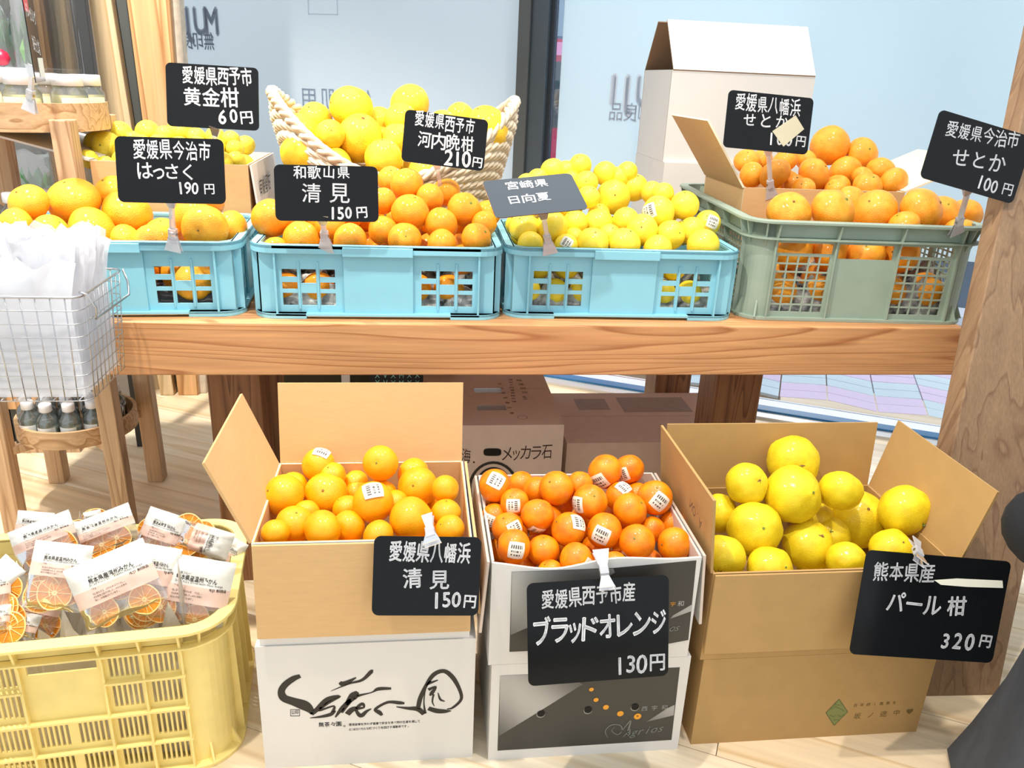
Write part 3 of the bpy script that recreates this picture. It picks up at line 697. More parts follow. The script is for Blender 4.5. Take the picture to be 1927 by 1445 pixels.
def ribbed_crate(name, label, W, D, Hh, R, loc, rz, m, fronth, sideh, bands, ribs_f, ribs_s, solid_f=None, flare=0, base_out=.012, slotz=None):
    root = tag(empty(name, loc, rz), label, 'crate')
    mb = MB(); mb.loop(rrect(W, D, R, -.004, 8), rrect(W, D, R, .020 + flare, 8), Hh - .007, Hh); mb.loop(rrect(W, D, R, -.004, 8), rrect(W, D, R, .0, 8), Hh - bands[0], Hh)
    mb.build('rim', m, root, bevel=.0015)
    mb = MB()
    for b in bands: mb.loop(rrect(W, D, R, -.002, 8), rrect(W, D, R, .014 + flare, 8), Hh - b - .0035, Hh - b)
    mb.build('band', m, root)
    mb = MB(); mb.loop(rrect(W, D, R, -.004, 8), rrect(W, D, R, base_out, 8), 0, .008); mb.box(-W/2+.02, W/2-.02, -D/2+.02, D/2-.02, .002, .006)
    mb.build('base', m, root, bevel=.001)
    SM = side_mats(W, D); top = Hh - bands[0]
    for s, L in (('front', W), ('back', W), ('left', D), ('right', D)):
        st = L - 2*R; T0 = SM[s] @ Matrix.Translation((R, 0, 0))
        h = fronth(st) if L == W else sideh(st)
        panel(MB(), st, .006, top, h, .004, T0).build('wall', m, root)
        mb = MB()
        for u in (ribs_f(st) if L == W else ribs_s(st)):
            mb = MB(); dpt = .013 + flare
            mb.add([(u, 0, .006), (u, -base_out*.9, .006), (u, -.009, Hh - bands[0] - .02), (u, -dpt - .004, Hh - .008), (u, 0, Hh - .008),
                    (u+.004, 0, .006), (u+.004, -base_out*.9, .006), (u+.004, -.009, Hh - bands[0] - .02), (u+.004, -dpt - .004, Hh - .008), (u+.004, 0, Hh - .008)],
                   [(0,1,2,3,4), (9,8,7,6,5), (0,5,6,1), (1,6,7,2), (2,7,8,3), (3,8,9,4), (4,9,5,0)], T0)
            mb.build('wall_rib', m, root)
        if slotz and L == W:
            for (u0, u1, zz_) in slotz(st): MB().box(u0, u1, -.013, 0, zz_, zz_ + .0035, T0).build('cross_band', m, root)
    for q in range(4):
        mb = MB(); mb.loop(corner(W, D, R, q, -.004, 8), corner(W, D, R, q, 0, 8), .006, Hh - .004, closed=False)
        for fi in (2, 6):
            p = corner(W, D, R, q, 0, 8)[fi]; a = math.radians(90*q + 90*fi/8); c_, s_ = math.cos(a), math.sin(a); t = V(-s_, c_, 0)*.002; P0 = V(*p, 0); e = .014 + flare
            for za, zb_ in ((.008, .045), (Hh - .008, Hh - bands[0] - .022)):
                mb.add([P0+t+V(0,0,za), P0+t+V(c_*e,s_*e,za), P0+t+V(0,0,zb_), P0-t+V(0,0,za), P0-t+V(c_*e,s_*e,za), P0-t+V(0,0,zb_)], [(0,1,2), (5,4,3), (0,3,4,1), (1,4,5,2), (2,5,3,0)])
        mb.build('corner_wall', m, root)
    return root
# green crate: grids of square holes, two openings above the solid middle
def grid_holes(u0, u1, z0, z1, n, k_, bar=.0035):
    du, dz = (u1-u0)/n, (z1-z0)/k_
    return [(u0 + i*du + bar/2, u0 + (i+1)*du - bar/2, z0 + j*dz + bar/2, z0 + (j+1)*dz - bar/2) for i in range(n) for j in range(k_)]
GH = .236
def gf(st):
    c = st/2
    h = grid_holes(c-.218+.008, c-.082, .018, .155, 5, 7) + grid_holes(c+.082, c+.218-.008, .018, .155, 5, 7)
    h += [(c-.218+.006, c-.080, .160, .184), (c+.080, c+.218-.006, .160, .184), (c-.066, c+.066, .150, .184)]
    return [q for q in h if q[0] > .001 and q[1] < st-.001]
def gs(st):
    h = []
    for a in range(4):
        u0 = st*a/4 + .008; h += grid_holes(u0, st*(a+1)/4 - .008, .10, .182, 6, 6); h += grid_holes(u0, st*(a+1)/4 - .008, .018, .09, 6, 5)
    return h
G1 = ribbed_crate('plastic_crate', 'large grey green crate with square grids at the right of the table', .545, .66, GH, .05, (1.065, 2.075, TZ), math.radians(-3.5), GREEN, gf, gs,
                  (.040,), lambda st: [st/2-.222, st/2-.078, st/2+.074, st/2+.218], lambda st: [st*a/4 - .002 for a in range(5)], flare=.003)
# yellow crate: rows of upright slots
YH = .320; cell = .066
rows = [(.226, .268), (.160, .206), (.086, .132), (.022, .062)]
def yf(st):
    h = []; n = 7; off = (st - n*cell)/2
    for c in range(n):
        for r, (a, b) in enumerate(rows):
            if c in (3, 4) and r < 2: continue
            for i in range(6): u = off + c*cell + .009 + i*.0088; h.append((u, u + .0052, a, b))
    h.append((off + 3*cell + .01, off + 5*cell - .01, .248, .274))
    return h
def ys(st):
    h = []; n = int(st / cell); off = (st - n*cell)/2
    for c in range(n):
        for a, b in rows:
            for i in range(5): u = off + c*cell + .010 + i*.010; h.append((u, u + .0055, a, b))
    return h
def yslot(st):
    off = (st - 7*cell)/2
    return [(0, off + 3*cell, .218), (off + 5*cell, st, .218), (0, st, .145), (0, st, .072)]
Y1 = ribbed_crate('plastic_crate', 'dusty yellow crate of dried fruit pouches on the floor', .60, .35, YH, .065, (-.668, 1.370, 0), math.radians(6), YEL, yf, ys,
                  (.036,), lambda st: [(st-7*cell)/2 + c*cell - .002 for c in (0, 1, 2, 3, 5, 6, 7)], lambda st: [(st % cell)/2 + c*cell - .002 for c in range(int(st/cell)+1)],
                  flare=.004, slotz=yslot, base_out=.016)

# ================================================================== FRUIT
def fruit_mesh(name, m, seed, obl=.93, dimple=.07, lump=.015, neck=0, pore=0, ns=28, nr=18):
    rnd = random.Random(seed); offv = V(rnd.uniform(0, 50), rnd.uniform(0, 50), rnd.uniform(0, 50)); vs = []; fs = []
    for i in range(nr + 1):
        th = PI * i / nr
        for j in range(ns):
            ph = 2*PI*j/ns; d = V(math.sin(th)*math.cos(ph), math.sin(th)*math.sin(ph), math.cos(th))
            r = 1 + lump * noise.noise(d*1.6 + offv) * 2 - dimple * math.exp(-(th/.22)**2) - dimple*.5*math.exp(-((PI-th)/.2)**2)
            r += neck * math.exp(-((th-.0)/.55)**2)
            r += pore * noise.noise(d*9 + offv)
            q = d * r; q.z *= obl; vs.append(q)
            if i == 0 or i == nr:
                pass
    for i in range(nr):
        for j in range(ns):
            a, b = i*ns + j, i*ns + (j+1) % ns
            fs.append((a, a + ns, b + ns, b))
    return MB().add(vs, fs).mesh(name, m, True)
def peel(name, c1_, c2_, rough, bump, sc=28, patch=2.2):
    m = bpy.data.materials.new(name); m.use_nodes = True; nt = m.node_tree; N = nt.nodes; L = nt.links; b = N['Principled BSDF']
    tc = N.new('ShaderNodeTexCoord'); oi = N.new('ShaderNodeObjectInfo'); ad = N.new('ShaderNodeVectorMath'); ad.operation = 'ADD'
    L.new(tc.outputs['Object'], ad.inputs[0]); cm = N.new('ShaderNodeVectorMath'); cm.operation = 'SCALE'; cm.inputs[0].default_value = (37, 11, 23); L.new(oi.outputs['Random'], cm.inputs['Scale']); L.new(cm.outputs[0], ad.inputs[1])
    n = N.new('ShaderNodeTexNoise'); n.inputs['Scale'].default_value = patch; n.inputs['Detail'].default_value = 4; L.new(ad.outputs[0], n.inputs['Vector'])
    r = N.new('ShaderNodeValToRGB'); r.color_ramp.elements[0].position = .3; r.color_ramp.elements[1].position = .7
    r.color_ramp.elements[0].color = (*s2l(c1_), 1); r.color_ramp.elements[1].color = (*s2l(c2_), 1)
    L.new(n.outputs['Fac'], r.inputs[0])
    v2 = N.new('ShaderNodeTexNoise'); v2.inputs['Scale'].default_value = 11; v2.inputs['Detail'].default_value = 6; L.new(ad.outputs[0], v2.inputs['Vector'])
    k = N.new('ShaderNodeMapRange'); k.inputs['From Min'].default_value = .66; k.inputs['From Max'].default_value = .74; k.inputs['To Max'].default_value = .55; L.new(v2.outputs['Fac'], k.inputs['Value'])
    mx = N.new('ShaderNodeMix'); mx.data_type = 'RGBA'; L.new(k.outputs[0], mx.inputs[0]); L.new(r.outputs[0], mx.inputs[6]); mx.inputs[7].default_value = (*[x*.45 for x in s2l(c1_)], 1)
    L.new(mx.outputs[2], b.inputs['Base Color'])
    vo = N.new('ShaderNodeTexVoronoi'); vo.inputs['Scale'].default_value = sc; L.new(tc.outputs['Object'], vo.inputs['Vector'])
    bp = N.new('ShaderNodeBump'); bp.inputs['Strength'].default_value = min(.34, bump*1.5); bp.inputs['Distance'].default_value = .022; L.new(vo.outputs['Distance'], bp.inputs['Height']); L.new(bp.outputs[0], b.inputs['Normal'])
    b.inputs['Roughness'].default_value = rough + .08; b.inputs['Specular IOR Level'].default_value = .4
    b.inputs['Coat Weight'].default_value = .22; b.inputs['Coat Roughness'].default_value = .16
    return m
KIND = {
 'kiyomi_low': ('navel_orange', 'bright orange', peel('peel_orange', (250, 162, 2), (254, 178, 8), .3, .14), dict(obl=.92), 'orange'),
 'blood': ('blood_orange', 'red tinged orange', peel('peel_blood', (236, 114, 4), (250, 160, 12), .3, .12, patch=1.3), dict(obl=.95), 'orange'),
 'pearl': ('yellow_pomelo', 'large knobbly yellow', peel('peel_pomelo', (226, 192, 16), (246, 220, 34), .42, .12, 30), dict(obl=.90, lump=.035, neck=.05, pore=.02, dimple=.05), 'citrus'),
 'hassaku': ('large_orange', 'large flattened orange', peel('peel_hassaku', (240, 156, 14), (250, 178, 36), .42, .2), dict(obl=.84), 'orange'),
 'kiyomi': ('rough_orange', 'rough skinned orange', peel('peel_kiyomi', (240, 144, 10), (250, 168, 26), .38, .25), dict(obl=.95, lump=.02), 'orange'),
 'bankan': ('oval_pomelo', 'big oval golden yellow', peel('peel_bankan', (242, 190, 26), (253, 210, 54), .42, .2), dict(obl=1.08, lump=.02), 'citrus'),
 'hyuga': ('small_yellow_citrus', 'smooth lemon yellow', peel('peel_hyuga', (246, 212, 44), (254, 226, 74), .36, .12), dict(obl=.97, lump=.012), 'citrus'),
 'setoka': ('flat_mandarin', 'plump orange', peel('peel_setoka', (240, 146, 20), (250, 174, 48), .36, .18), dict(obl=.84, lump=.02), 'mandarin'),
 'golden': ('golden_citrus', 'small pale yellow', peel('peel_golden', (236, 208, 40), (248, 226, 74), .42, .2), dict(obl=.96), 'citrus'),
}
FM = {k: [fruit_mesh(v[0], v[2], i*7 + hash(len(k)) % 5, **v[3]) for i in range(3)] for k, v in KIND.items()}
def star(m, n=5):
    mb = MB(); k = 2*n; vs = [(0, 0, .02)] + [((.17 if i % 2 == 0 else .09)*math.cos(i*PI/n), (.17 if i % 2 == 0 else .09)*math.sin(i*PI/n), .0) for i in range(k)]
    mb.add(vs, [(0, 1+i, 1+(i+1) % k) for i in range(k)]); mb.lathe([(.001, .06), (.045, .055), (.05, 0)], 8); return mb.mesh('stem_end', m)
CAL_G = star(mat('green_stem_end', (120, 132, 56), .8)); CAL_B = star(mat('tan_stem_end', (140, 104, 52), .8))
def sticker_mesh():
    W_, H_, n, k_ = .52, .72, 24, 10; mb = MB(); 
    for i in range(n):
        for j in range(k_):
            q = []
            for a, b in ((i, j), (i+1, j), (i+1, j+1), (i, j+1)):
                d = V((a/n-.5)*W_*2, (b/k_-.5)*H_*1.5, 1).normalized() * 1.03; q.append(d)
            dark = (6 <= j < 8 and 4 <= i < 20 and (i*7) % 3 != 0) or (j in (2, 4) and 5 <= i < 18 and (i % 4 != 3) and (i*5+j) % 7 != 0)
            mb.add(q, [(0,1,2,3)], None, 1 if dark and not (j == 3) else 0)
    return mb.mesh('price_sticker', [mat('sticker_paper', (240, 234, 216), .45), mat('sticker_print', (96, 88, 80), .6)], True)
STK = sticker_mesh()
ORD = ['first', 'second', 'third', 'fourth', 'fifth', 'sixth', 'seventh', 'eighth', 'ninth', 'tenth', 'eleventh', 'twelfth']
def view_dir(dx, dy):
    z = math.sqrt(max(0, 1 - dx*dx - dy*dy)); return (RIGHT*dx + DOWN*dy - FWD*z).normalized()
def add_fruit(kind, c, R_, pole, label, group, stick=None, var=0, cal=None):
    nm, _, _, kw, cat = KIND[kind]
    o = bpy.data.objects.new(nm, FM[kind][var % 3]); COL.objects.link(o)
    Rm = pole.to_track_quat('Z', 'Y').to_matrix() @ Matrix.Rotation(random.uniform(0, 6.28), 3, 'Z')
    o.matrix_world = Matrix.Translation(c) @ Rm.to_4x4() @ Matrix.Scale(R_, 4); tag(o, label, cat, group)
    s = bpy.data.objects.new('stem_end', cal or (CAL_G if var % 2 else CAL_B)); COL.objects.link(s); s.parent = o
    dz = kw.get('obl', .93) * (1 - kw.get('dimple', .07) + kw.get('neck', 0)); s.matrix_local = Matrix.Translation((0, 0, dz - .004))
    if stick:
        t = bpy.data.objects.new('price_sticker', STK); COL.objects.link(t); t.parent = o
        d = view_dir(stick[0], stick[1]); q = d.to_track_quat('Z', 'Y').to_matrix() @ Matrix.Rotation(math.radians(stick[2] if len(stick) > 2 else 0), 3, 'Z')
        t.matrix_local = (Rm.inverted() @ q).to_4x4() @ Matrix.Scale(.99, 4)
    return o
PILES = {}
def pile(kind, where, rows_, org, sc, pyf, Yf, pyb, Yb, grp, bounds, tol=.9):
    """rows_: list of (row name, [(zx, zy, zr, opts)]) seen front to back; depth follows the heap's slope, then each fruit backs off until it only touches the ones in front"""
    placed = []
    todo = []
    for rn, L in rows_:
        L = sorted(L, key=lambda q: q[0])
        for i, q in enumerate(L):
            opts = q[3] if len(q) > 3 else {}
            px, py, pr = org[0] + q[0]/sc, org[1] + q[1]/sc, q[2]/sc
            todo.append((px, py, pr, opts, rn, i, len(L)))
    x0, x1, y0, y1, zb_ = bounds
    med = sorted(t[2] for t in todo)[len(todo)//2]
    for i_, t in enumerate(todo):
        if t[2] < .84*med: nr_ = .86*med; todo[i_] = (t[0], t[1] + (nr_ - t[2])*.9, nr_, t[3], *t[4:])
    res = []
    for (px, py, pr, opts, rn, i, n) in sorted(todo, key=lambda t: -(t[1] + t[2]*.8) + t[3].get('b', 0)*1000):
        Y = Yf + (Yb - Yf) * (pyf - py) / (pyf - pyb) + opts.get('d', 0)
        Y = max(Y, y0 + pr * 1.25 * Y / F) if not opts.get('free') else Y
        best = None
        for st in range(60):
            y = Y + st*.006; c = ay(px, py, y); R_ = pr * (c - CAM).dot(FWD) / F
            ok = all((c - c2).length > (R_ + r2) * tol for c2, r2 in placed)
            if ok: best = (c, R_); break
            if y > y1 - R_*.8: break
        if best is None:
            y = min(Y + .05, y1 - .03); c = ay(px, py, y); best = (c, pr * (c - CAM).dot(FWD) / F * .93)
        placed.append(best); res.append((best, opts, rn, i, n))
    adj = KIND[kind][1]; nm = KIND[kind][0].replace('_', ' ')
    for (c, R_), opts, rn, i, n in res:
        if 'c' in opts: pole = view_dir(*opts['c'])
        elif random.random() < .3: pole = view_dir(random.uniform(-.75, .75), -random.uniform(.3, .8))
        else: pole = V(random.uniform(-1, 1), random.uniform(-.2, 1), random.uniform(-.3, 1)).normalized()
        pos = 'leftmost' if i == 0 else 'rightmost' if i == n-1 else ORD[i] + ' from left'
        if n == 1: pos = 'the only one'
        lab = f"{adj} fruit, {rn} row of {where}, {pos}"
        if 's' in opts: lab = 'stickered ' + lab
        w_ = lab.split()
        add_fruit(kind, c, R_, pole, lab, grp, opts.get('s'), len(placed) % 3 + i, CAL_G if opts.get('g') else None)
    # fruit buried below the ones in view: layers under the slope of the heap
    rr = sum(p[1] for p in placed) / len(placed); cnt = 0; z = zb_ + rr; lay = 0
    pf, pb = ay(CX, pyf, Yf), ay(CX, pyb, Yb); sl = (pb.z - pf.z) / (pb.y - pf.y)
    while lay < 9:
        y = y0 + rr*1.02 + (lay % 2)*rr*.9; row_ = 0
        while y < y1 - rr:
            x = x0 + rr*1.02 + ((lay + row_) % 2)*rr*.9
            while x < x1 - rr:
                c = V(x, y, z); zp = min(pf.z + sl * (y - pf.y), pb.z)
                if cnt < 110 and z < zp - .5*rr and (z > zp - 4.2*rr or y < y0 + rr*2.2) and all((c - c2).length > (rr*.97 + r2)*.94 for c2, r2 in placed):
                    add_fruit(kind, c, rr*.97, V(random.uniform(-1,1), random.uniform(-1,1), random.uniform(-1,1)).normalized(), f"{adj} fruit half buried inside {where}", f"buried fruit in {where}", None, cnt)
                    placed.append((c, rr*.97)); cnt += 1
                x += rr*2.0
            y += rr*1.9; row_ += 1
        lay += 1; z += rr*1.7
    return placed
S = lambda dx, dy, a=0: {'s': (dx, dy, a)}
C_ = lambda dx, dy: {'c': (dx, dy)}
pile('kiyomi_low', 'the brown lined carton', [
 ('front', [(530,1040,92,C_(.1,.8)), (660,985,130), (845,1020,130), (1020,1005,112,C_(-.35,.0)), (1220,1065,110), (1440,950,150,C_(.8,-.3)), (1700,1020,102), (1675,910,100)]),
 ('middle', [(585,790,140), (735,905,80,{'d':.04}), (870,785,148,C_(.05,-.32)), (1185,840,140,S(.1,-.75,100)), (1340,830,72,{'d':.05}), (1485,735,135,C_(-.15,-.2)), (1670,750,95), (1005,860,70,{'d':.06})]),
 ('back', [(645,730,98,{'d':.04}), (820,590,125,S(.3,-.88,90)), (910,660,100), (1065,695,82,{'d':.05}), (1070,775,90,{'d':.05}), (1235,575,120,C_(-.1,-.1)), (1240,785,110,{'d':.04}), (1455,650,120)])],
 (370, 710), 3.5685, 990, 1.262, 870, 1.43, 'oranges in the open brown lined carton', (-.272, .09, 1.21, 1.5, .29))
pile('blood', 'the blood orange carton', [
 ('front', [(420,1290,130,S(.15,.05,-10)), (640,1320,120,C_(0,-.95)), (690,1450,60), (885,1390,130,S(.6,.3,-50)), (1160,1390,62), (1330,1260,136,S(-.5,.85,60)), (1610,1275,128)]),
 ('second', [(375,1155,120,S(.5,-.1,-80)), (595,1060,125,S(-.1,.9,60)), (825,1165,130,S(.6,-.55,50)), (1090,1175,135,S(-.3,.1,-15)), (1440,1150,85,{'d':.04}), (1590,1110,90)]),
 ('third', [(275,1045,70,S(-.4,.1,80)), (425,965,108,S(-.1,.1,-85)), (735,860,130,C_(-.45,-.5)), (985,960,130,S(-.85,.1,-70)), (1205,920,112,S(.2,-.75,110)), (1280,1020,128,C_(.65,-.55)), (1465,930,132,S(.1,.1,-40)), (1330,880,60,{'d':.05})]),
 ('back', [(280,840,125,S(.1,-.45,60)), (475,825,92), (590,850,75,{'d':.03}), (905,825,92), (1095,735,130,S(-.4,.55,40)), (1275,720,112,S(-.6,.3,-60))])],
 (860, 700), 3.9327, 1040, 1.245, 890, 1.44, 'blood oranges in the black and white carton', (.137, .508, 1.197, 1.514, .236))
pile('pearl', 'the right kraft carton', [
 ('front', [(380,840,118,C_(-.35,.55)), (625,905,122), (820,780,132,C_(.3,-.55)), (1015,860,100,C_(-.3,.35)), (1250,805,112)]),
 ('middle', [(365,615,100), (545,695,140,C_(.05,-.2)), (930,690,50,{'d':.05}), (865,620,66,{'d':.04}), (1075,645,152,C_(0,-.5)), (1310,600,135,C_(.45,.5))]),
 ('back', [(505,465,110,C_(.4,-.3)), (740,520,148,C_(.45,-.2)), (740,350,145,C_(0,.1)), (985,500,108)])],
 (1220, 740), 2.7256, 1060, 1.275, 890, 1.43, 'large yellow citrus in the right kraft carton', (.552, 1.028, 1.21, 1.522, .218))
pile('hassaku', 'the left blue crate', [
 ('front', [(110,470,130), (360,500,122), (650,510,180), (1080,600,150,C_(.4,.1)), (1430,480,160,C_(0,.3)), (1620,450,90,{'d':.05})]),
 ('back', [(200,305,138), (515,290,178,C_(-.1,-.75)), (780,215,110,{'d':.07}), (890,370,165), (1330,380,140), (880,545,90,{'d':.04,'b':0})])],
 (0, 300), 3.706, 430, 1.80, 370, 1.88, 'large oranges in the left blue crate', (-.905, -.405, 1.75, 2.09, .755))
pile('kiyomi', 'the second blue crate', [
 ('front', [(180,1350,66), (360,1300,130), (700,1310,124), (1080,1300,118,C_(.2,-.05)), (1340,1335,108), (1580,1290,106)]),
 ('second', [(150,1150,136), (560,1210,112,{'d':.03}), (930,1240,105,{'d':.02}), (1120,1112,132), (1335,1195,118,{'d':.02}), (1495,1090,118,C_(.5,-.25)), (1635,1190,92,{'d':.03})]),
 ('third', [(930,1030,92), (1255,1010,98,{'d':.03}), (1660,1110,85,{'d':.06}), (700,1110,105,{'d':.05})]),
 ('back', [(985,885,105), (1095,920,118), (720,980,105)])],
 (470, 100), 3.706, 450, 1.79, 350, 1.98, 'rough skinned oranges in the second blue crate', (-.33, .165, 1.76, 2.08, .755))
pile('hyuga', 'the right blue crate', [
 ('front', [(350,925,88), (590,935,80,S(0,-.1,60)), (640,885,70,{'d':.03}), (765,925,112), (980,925,110), (1205,960,98), (1510,935,110)]),
 ('second', [(305,815,100), (495,810,108), (650,785,88), (805,790,102), (880,850,60,{'d':.05}), (1100,830,106,C_(-.2,0)), (1290,865,100,C_(.5,0)), (1430,835,92), (1540,785,88,S(.2,.1,-20))]),
 ('third', [(300,700,90), (480,660,95), (740,610,78), (810,725,75,C_(0,-.7)), (990,770,92), (1210,710,110,S(-.75,.1,-60)), (1385,665,98,C_(-.1,-.8))]),
 ('fourth', [(330,520,70), (620,500,75), (725,515,80,C_(-.1,.1)), (905,610,116,C_(0,.1)), (1045,545,95), (1165,575,72), (1240,570,55)]),
 ('back', [(400,480,60), (500,435,92), (590,420,60,{'d':.03}), (685,395,82), (850,450,88), (1000,440,76), (940,480,80)])],
 (900, 200), 3.5685, 455, 1.80, 330, 2.04, 'small yellow citrus in the right blue crate', (.225, .725, 1.77, 2.10, .755))
pile('setoka', 'the green crate', [
 ('front', [(720,955,112), (945,945,115,C_(.5,-.5)), (1160,945,112,C_(-.6,-.4)), (1310,1015,76), (1400,945,118), (1505,960,95,{'d':.02}), (1600,1035,62), (1625,965,84,{'d':.02})]),
 ('back', [(1040,880,62,{'d':.02})])],
 (1220, 50), 2.7256, 400, 1.81, 385, 1.84, 'mandarins in the front of the green crate', (.83, 1.30, 1.76, 2.01, .755))
pile('setoka', 'the carton inside the green crate', [
 ('front', [(530,760,66), (650,755,82), (750,795,42), (795,835,62), (850,755,84,C_(.6,-.4)), (960,835,60), (1010,750,86), (1125,820,76), (1255,800,78)]),
 ('middle', [(505,690,66), (580,690,62,{'d':.02}), (700,690,68), (810,672,42,{'d':.03}), (1100,760,44,{'d':.03}), (1190,745,76)]),
 ('top', [(930,610,98), (1095,652,82,C_(.2,-.1))])],
 (1220, 50), 2.7256, 345, 2.09, 290, 2.2, 'small mandarins in the carton inside the green crate', (.855, 1.28, 2.04, 2.32, .83))
pile('bankan', 'the wicker basket', [
 ('front', [(360,700,135), (590,775,118), (935,740,132,C_(0,-.85)), (1230,840,125), (1440,890,100,C_(.2,-.5)), (1560,800,95,{'d':.03})]),
 ('middle', [(345,565,138,C_(-.7,.2)), (560,560,92,C_(.3,0)), (560,690,95,{'d':.04}), (770,595,158,C_(.25,-.65)), (915,590,70,{'d':.05}), (1030,605,112), (1300,640,120), (1620,700,70,{'d':.05})]),
 ('back', [(460,470,118), (710,380,142,C_(-.9,-.1)), (905,470,90), (1050,460,108), (1115,360,132), (1470,440,85), (1655,530,148,C_(-.4,-.75)), (1350,500,100)])],
 (470, 100), 3.706, 300, 2.13, 210, 2.32, 'oval yellow pomelos in the wicker basket', (-.26, .16, 2.16, 2.48, .80))
pile('golden', 'the back left carton', [
 ('front', [(620,1110,66), (735,1150,62), (860,1120,75), (1000,1130,75), (1140,1120,75), (1290,1110,75), (1430,1100,72), (1560,1120,60), (1650,1110,56)]),
 ('middle', [(670,1000,82), (745,1020,102,C_(0,.2)), (860,1060,78), (980,1020,85), (1110,1020,85), (1250,1030,80), (1380,1030,80), (1500,1030,78), (1640,1040,62)]),
 ('back', [(835,935,90), (930,980,65), (1030,925,85), (1150,945,68), (1250,925,92), (1370,950,60), (1500,950,66), (1610,970,58)])],
 (0, 0), 3.706, 300, 2.2, 250, 2.36, 'small pale yellow citrus in the back left carton', (-.795, -.435, 2.16, 2.49, .82))

# crumpled newspaper lining the crates
NEWS = mat('newsprint', (214, 212, 206), .9, .75, 34, .5, 60, rgb2=(40, 42, 44))
def crumple(name, x0, x1, y0, y1, z0, h, label, seed, m=NEWS):
    n = 34; k_ = 14; vs = []; fs = []
    cx, cy = (x0+x1)/2, (y0+y1)/2
    for i in range(n+1):
        for j in range(k_+1):
            x, y = x0 + (x1-x0)*i/n, y0 + (y1-y0)*j/k_
            e = min(i, n-i, j, k_-j)
            z = z0 + (h*.25 + h*.75*abs(noise.noise(V(x*28, y*28, seed)))*1.7 if e > 0 else 0) + (h*.5 if e == 1 else 0)
            vs.append((x - cx + .006*noise.noise(V(x*60, y*60, seed+9)), y - cy, z - z0))
    for i in range(n):
        for j in range(k_): a = i*(k_+1)+j; fs.append((a, a+k_+1, a+k_+2, a+1))
    o = MB().add(vs, fs).build(name, m); o.location = (cx, cy, z0); return tag(o, label, 'newspaper')
crumple('newspaper_lining', -.33, .163, 1.756, 2.09, .7495, .05, 'crumpled newspaper lining the second blue crate', 2)
crumple('newspaper_lining', .228, .722, 1.768, 2.10, .7495, .05, 'crumpled newspaper lining the right blue crate', 5)
crumple('newspaper_lining', -.905, -.41, 1.756, 2.09, .7495, .03, 'dark crumpled newspaper lining the left blue crate', 8, mat('dark_newsprint', (90, 90, 92), .9, .8, 30, .5, 60, rgb2=(24, 24, 26)))
crumple('newspaper_lining', .835, 1.30, 1.77, 2.015, .745, .09, 'crumpled newspaper lining the front of the green crate', 11)

# ================================================================== PRICE SIGNS
def sign(label, corners, Y, lines, tilt=12, yaw=0, thick=.0016, extra=None, jit=1, m=None):
    n = (Matrix.Rotation(math.radians(yaw), 3, 'Z') @ V(0, -math.cos(math.radians(tilt)), math.sin(math.radians(tilt)))).normalized()
    cx, cy = sum(c[0] for c in corners)/4, sum(c[1] for c in corners)/4
    o = ay(cx, cy, Y); TL, TR, BR, BL = [apl(x, y, o, n) for x, y in corners]
    u = ((TR - TL) + (BR - BL)).normalized(); v = n.cross(u).normalized()
    if v.z < 0: v = -v
    v = n.cross(u); v = v if v.z > 0 or abs(v.z) < .2 and v.y > 0 else -v
    Wd = ((TR-TL).length + (BR-BL).length)/2; Hd = ((TL-BL).length + (TR-BR).length)/2
    # local frame: x = u, z = v, y = -n
    u2 = v.cross(n).normalized()
    if u2.dot(u) < 0: u2 = -u2
    Mx = Matrix((u2, -n, v)).transposed().to_4x4(); Mx.translation = o
    root = empty('price_sign', o); root.matrix_world = Mx; tag(root, label, 'sign', 'black handwritten price signs')
    r = .012; pts = rrect(Wd, Hd, r, 0, 5); k = len(pts)
    MB().add([(x, 0, z) for x, z in pts] + [(x, thick, z) for x, z in pts], [tuple(range(k)), tuple(range(2*k-1, k-1, -1))] + [(i, k+i, k+(i+1) % k, (i+1) % k) for i in range(k)]).build('board', m or ACRYL, root)
    Mi = Mx.inverted(); mb = MB()
    mpp = (o - CAM).dot(FWD) / F
    for s, x0, y0, x1, y1, h, bold in lines:
        a, b = Mi @ apl(x0, y0, o, n), Mi @ apl(x1, y1, o, n); a.y = b.y = -.0004
        text(mb, s, a, b, h * mpp * .92, V(-(b-a).z, 0, (b-a).x).normalized(), jit, bold)
    lt = mb.build('lettering', CHALK, root)
    if extra: extra(root, Mi, o, n)
    return root, o, n, Mx
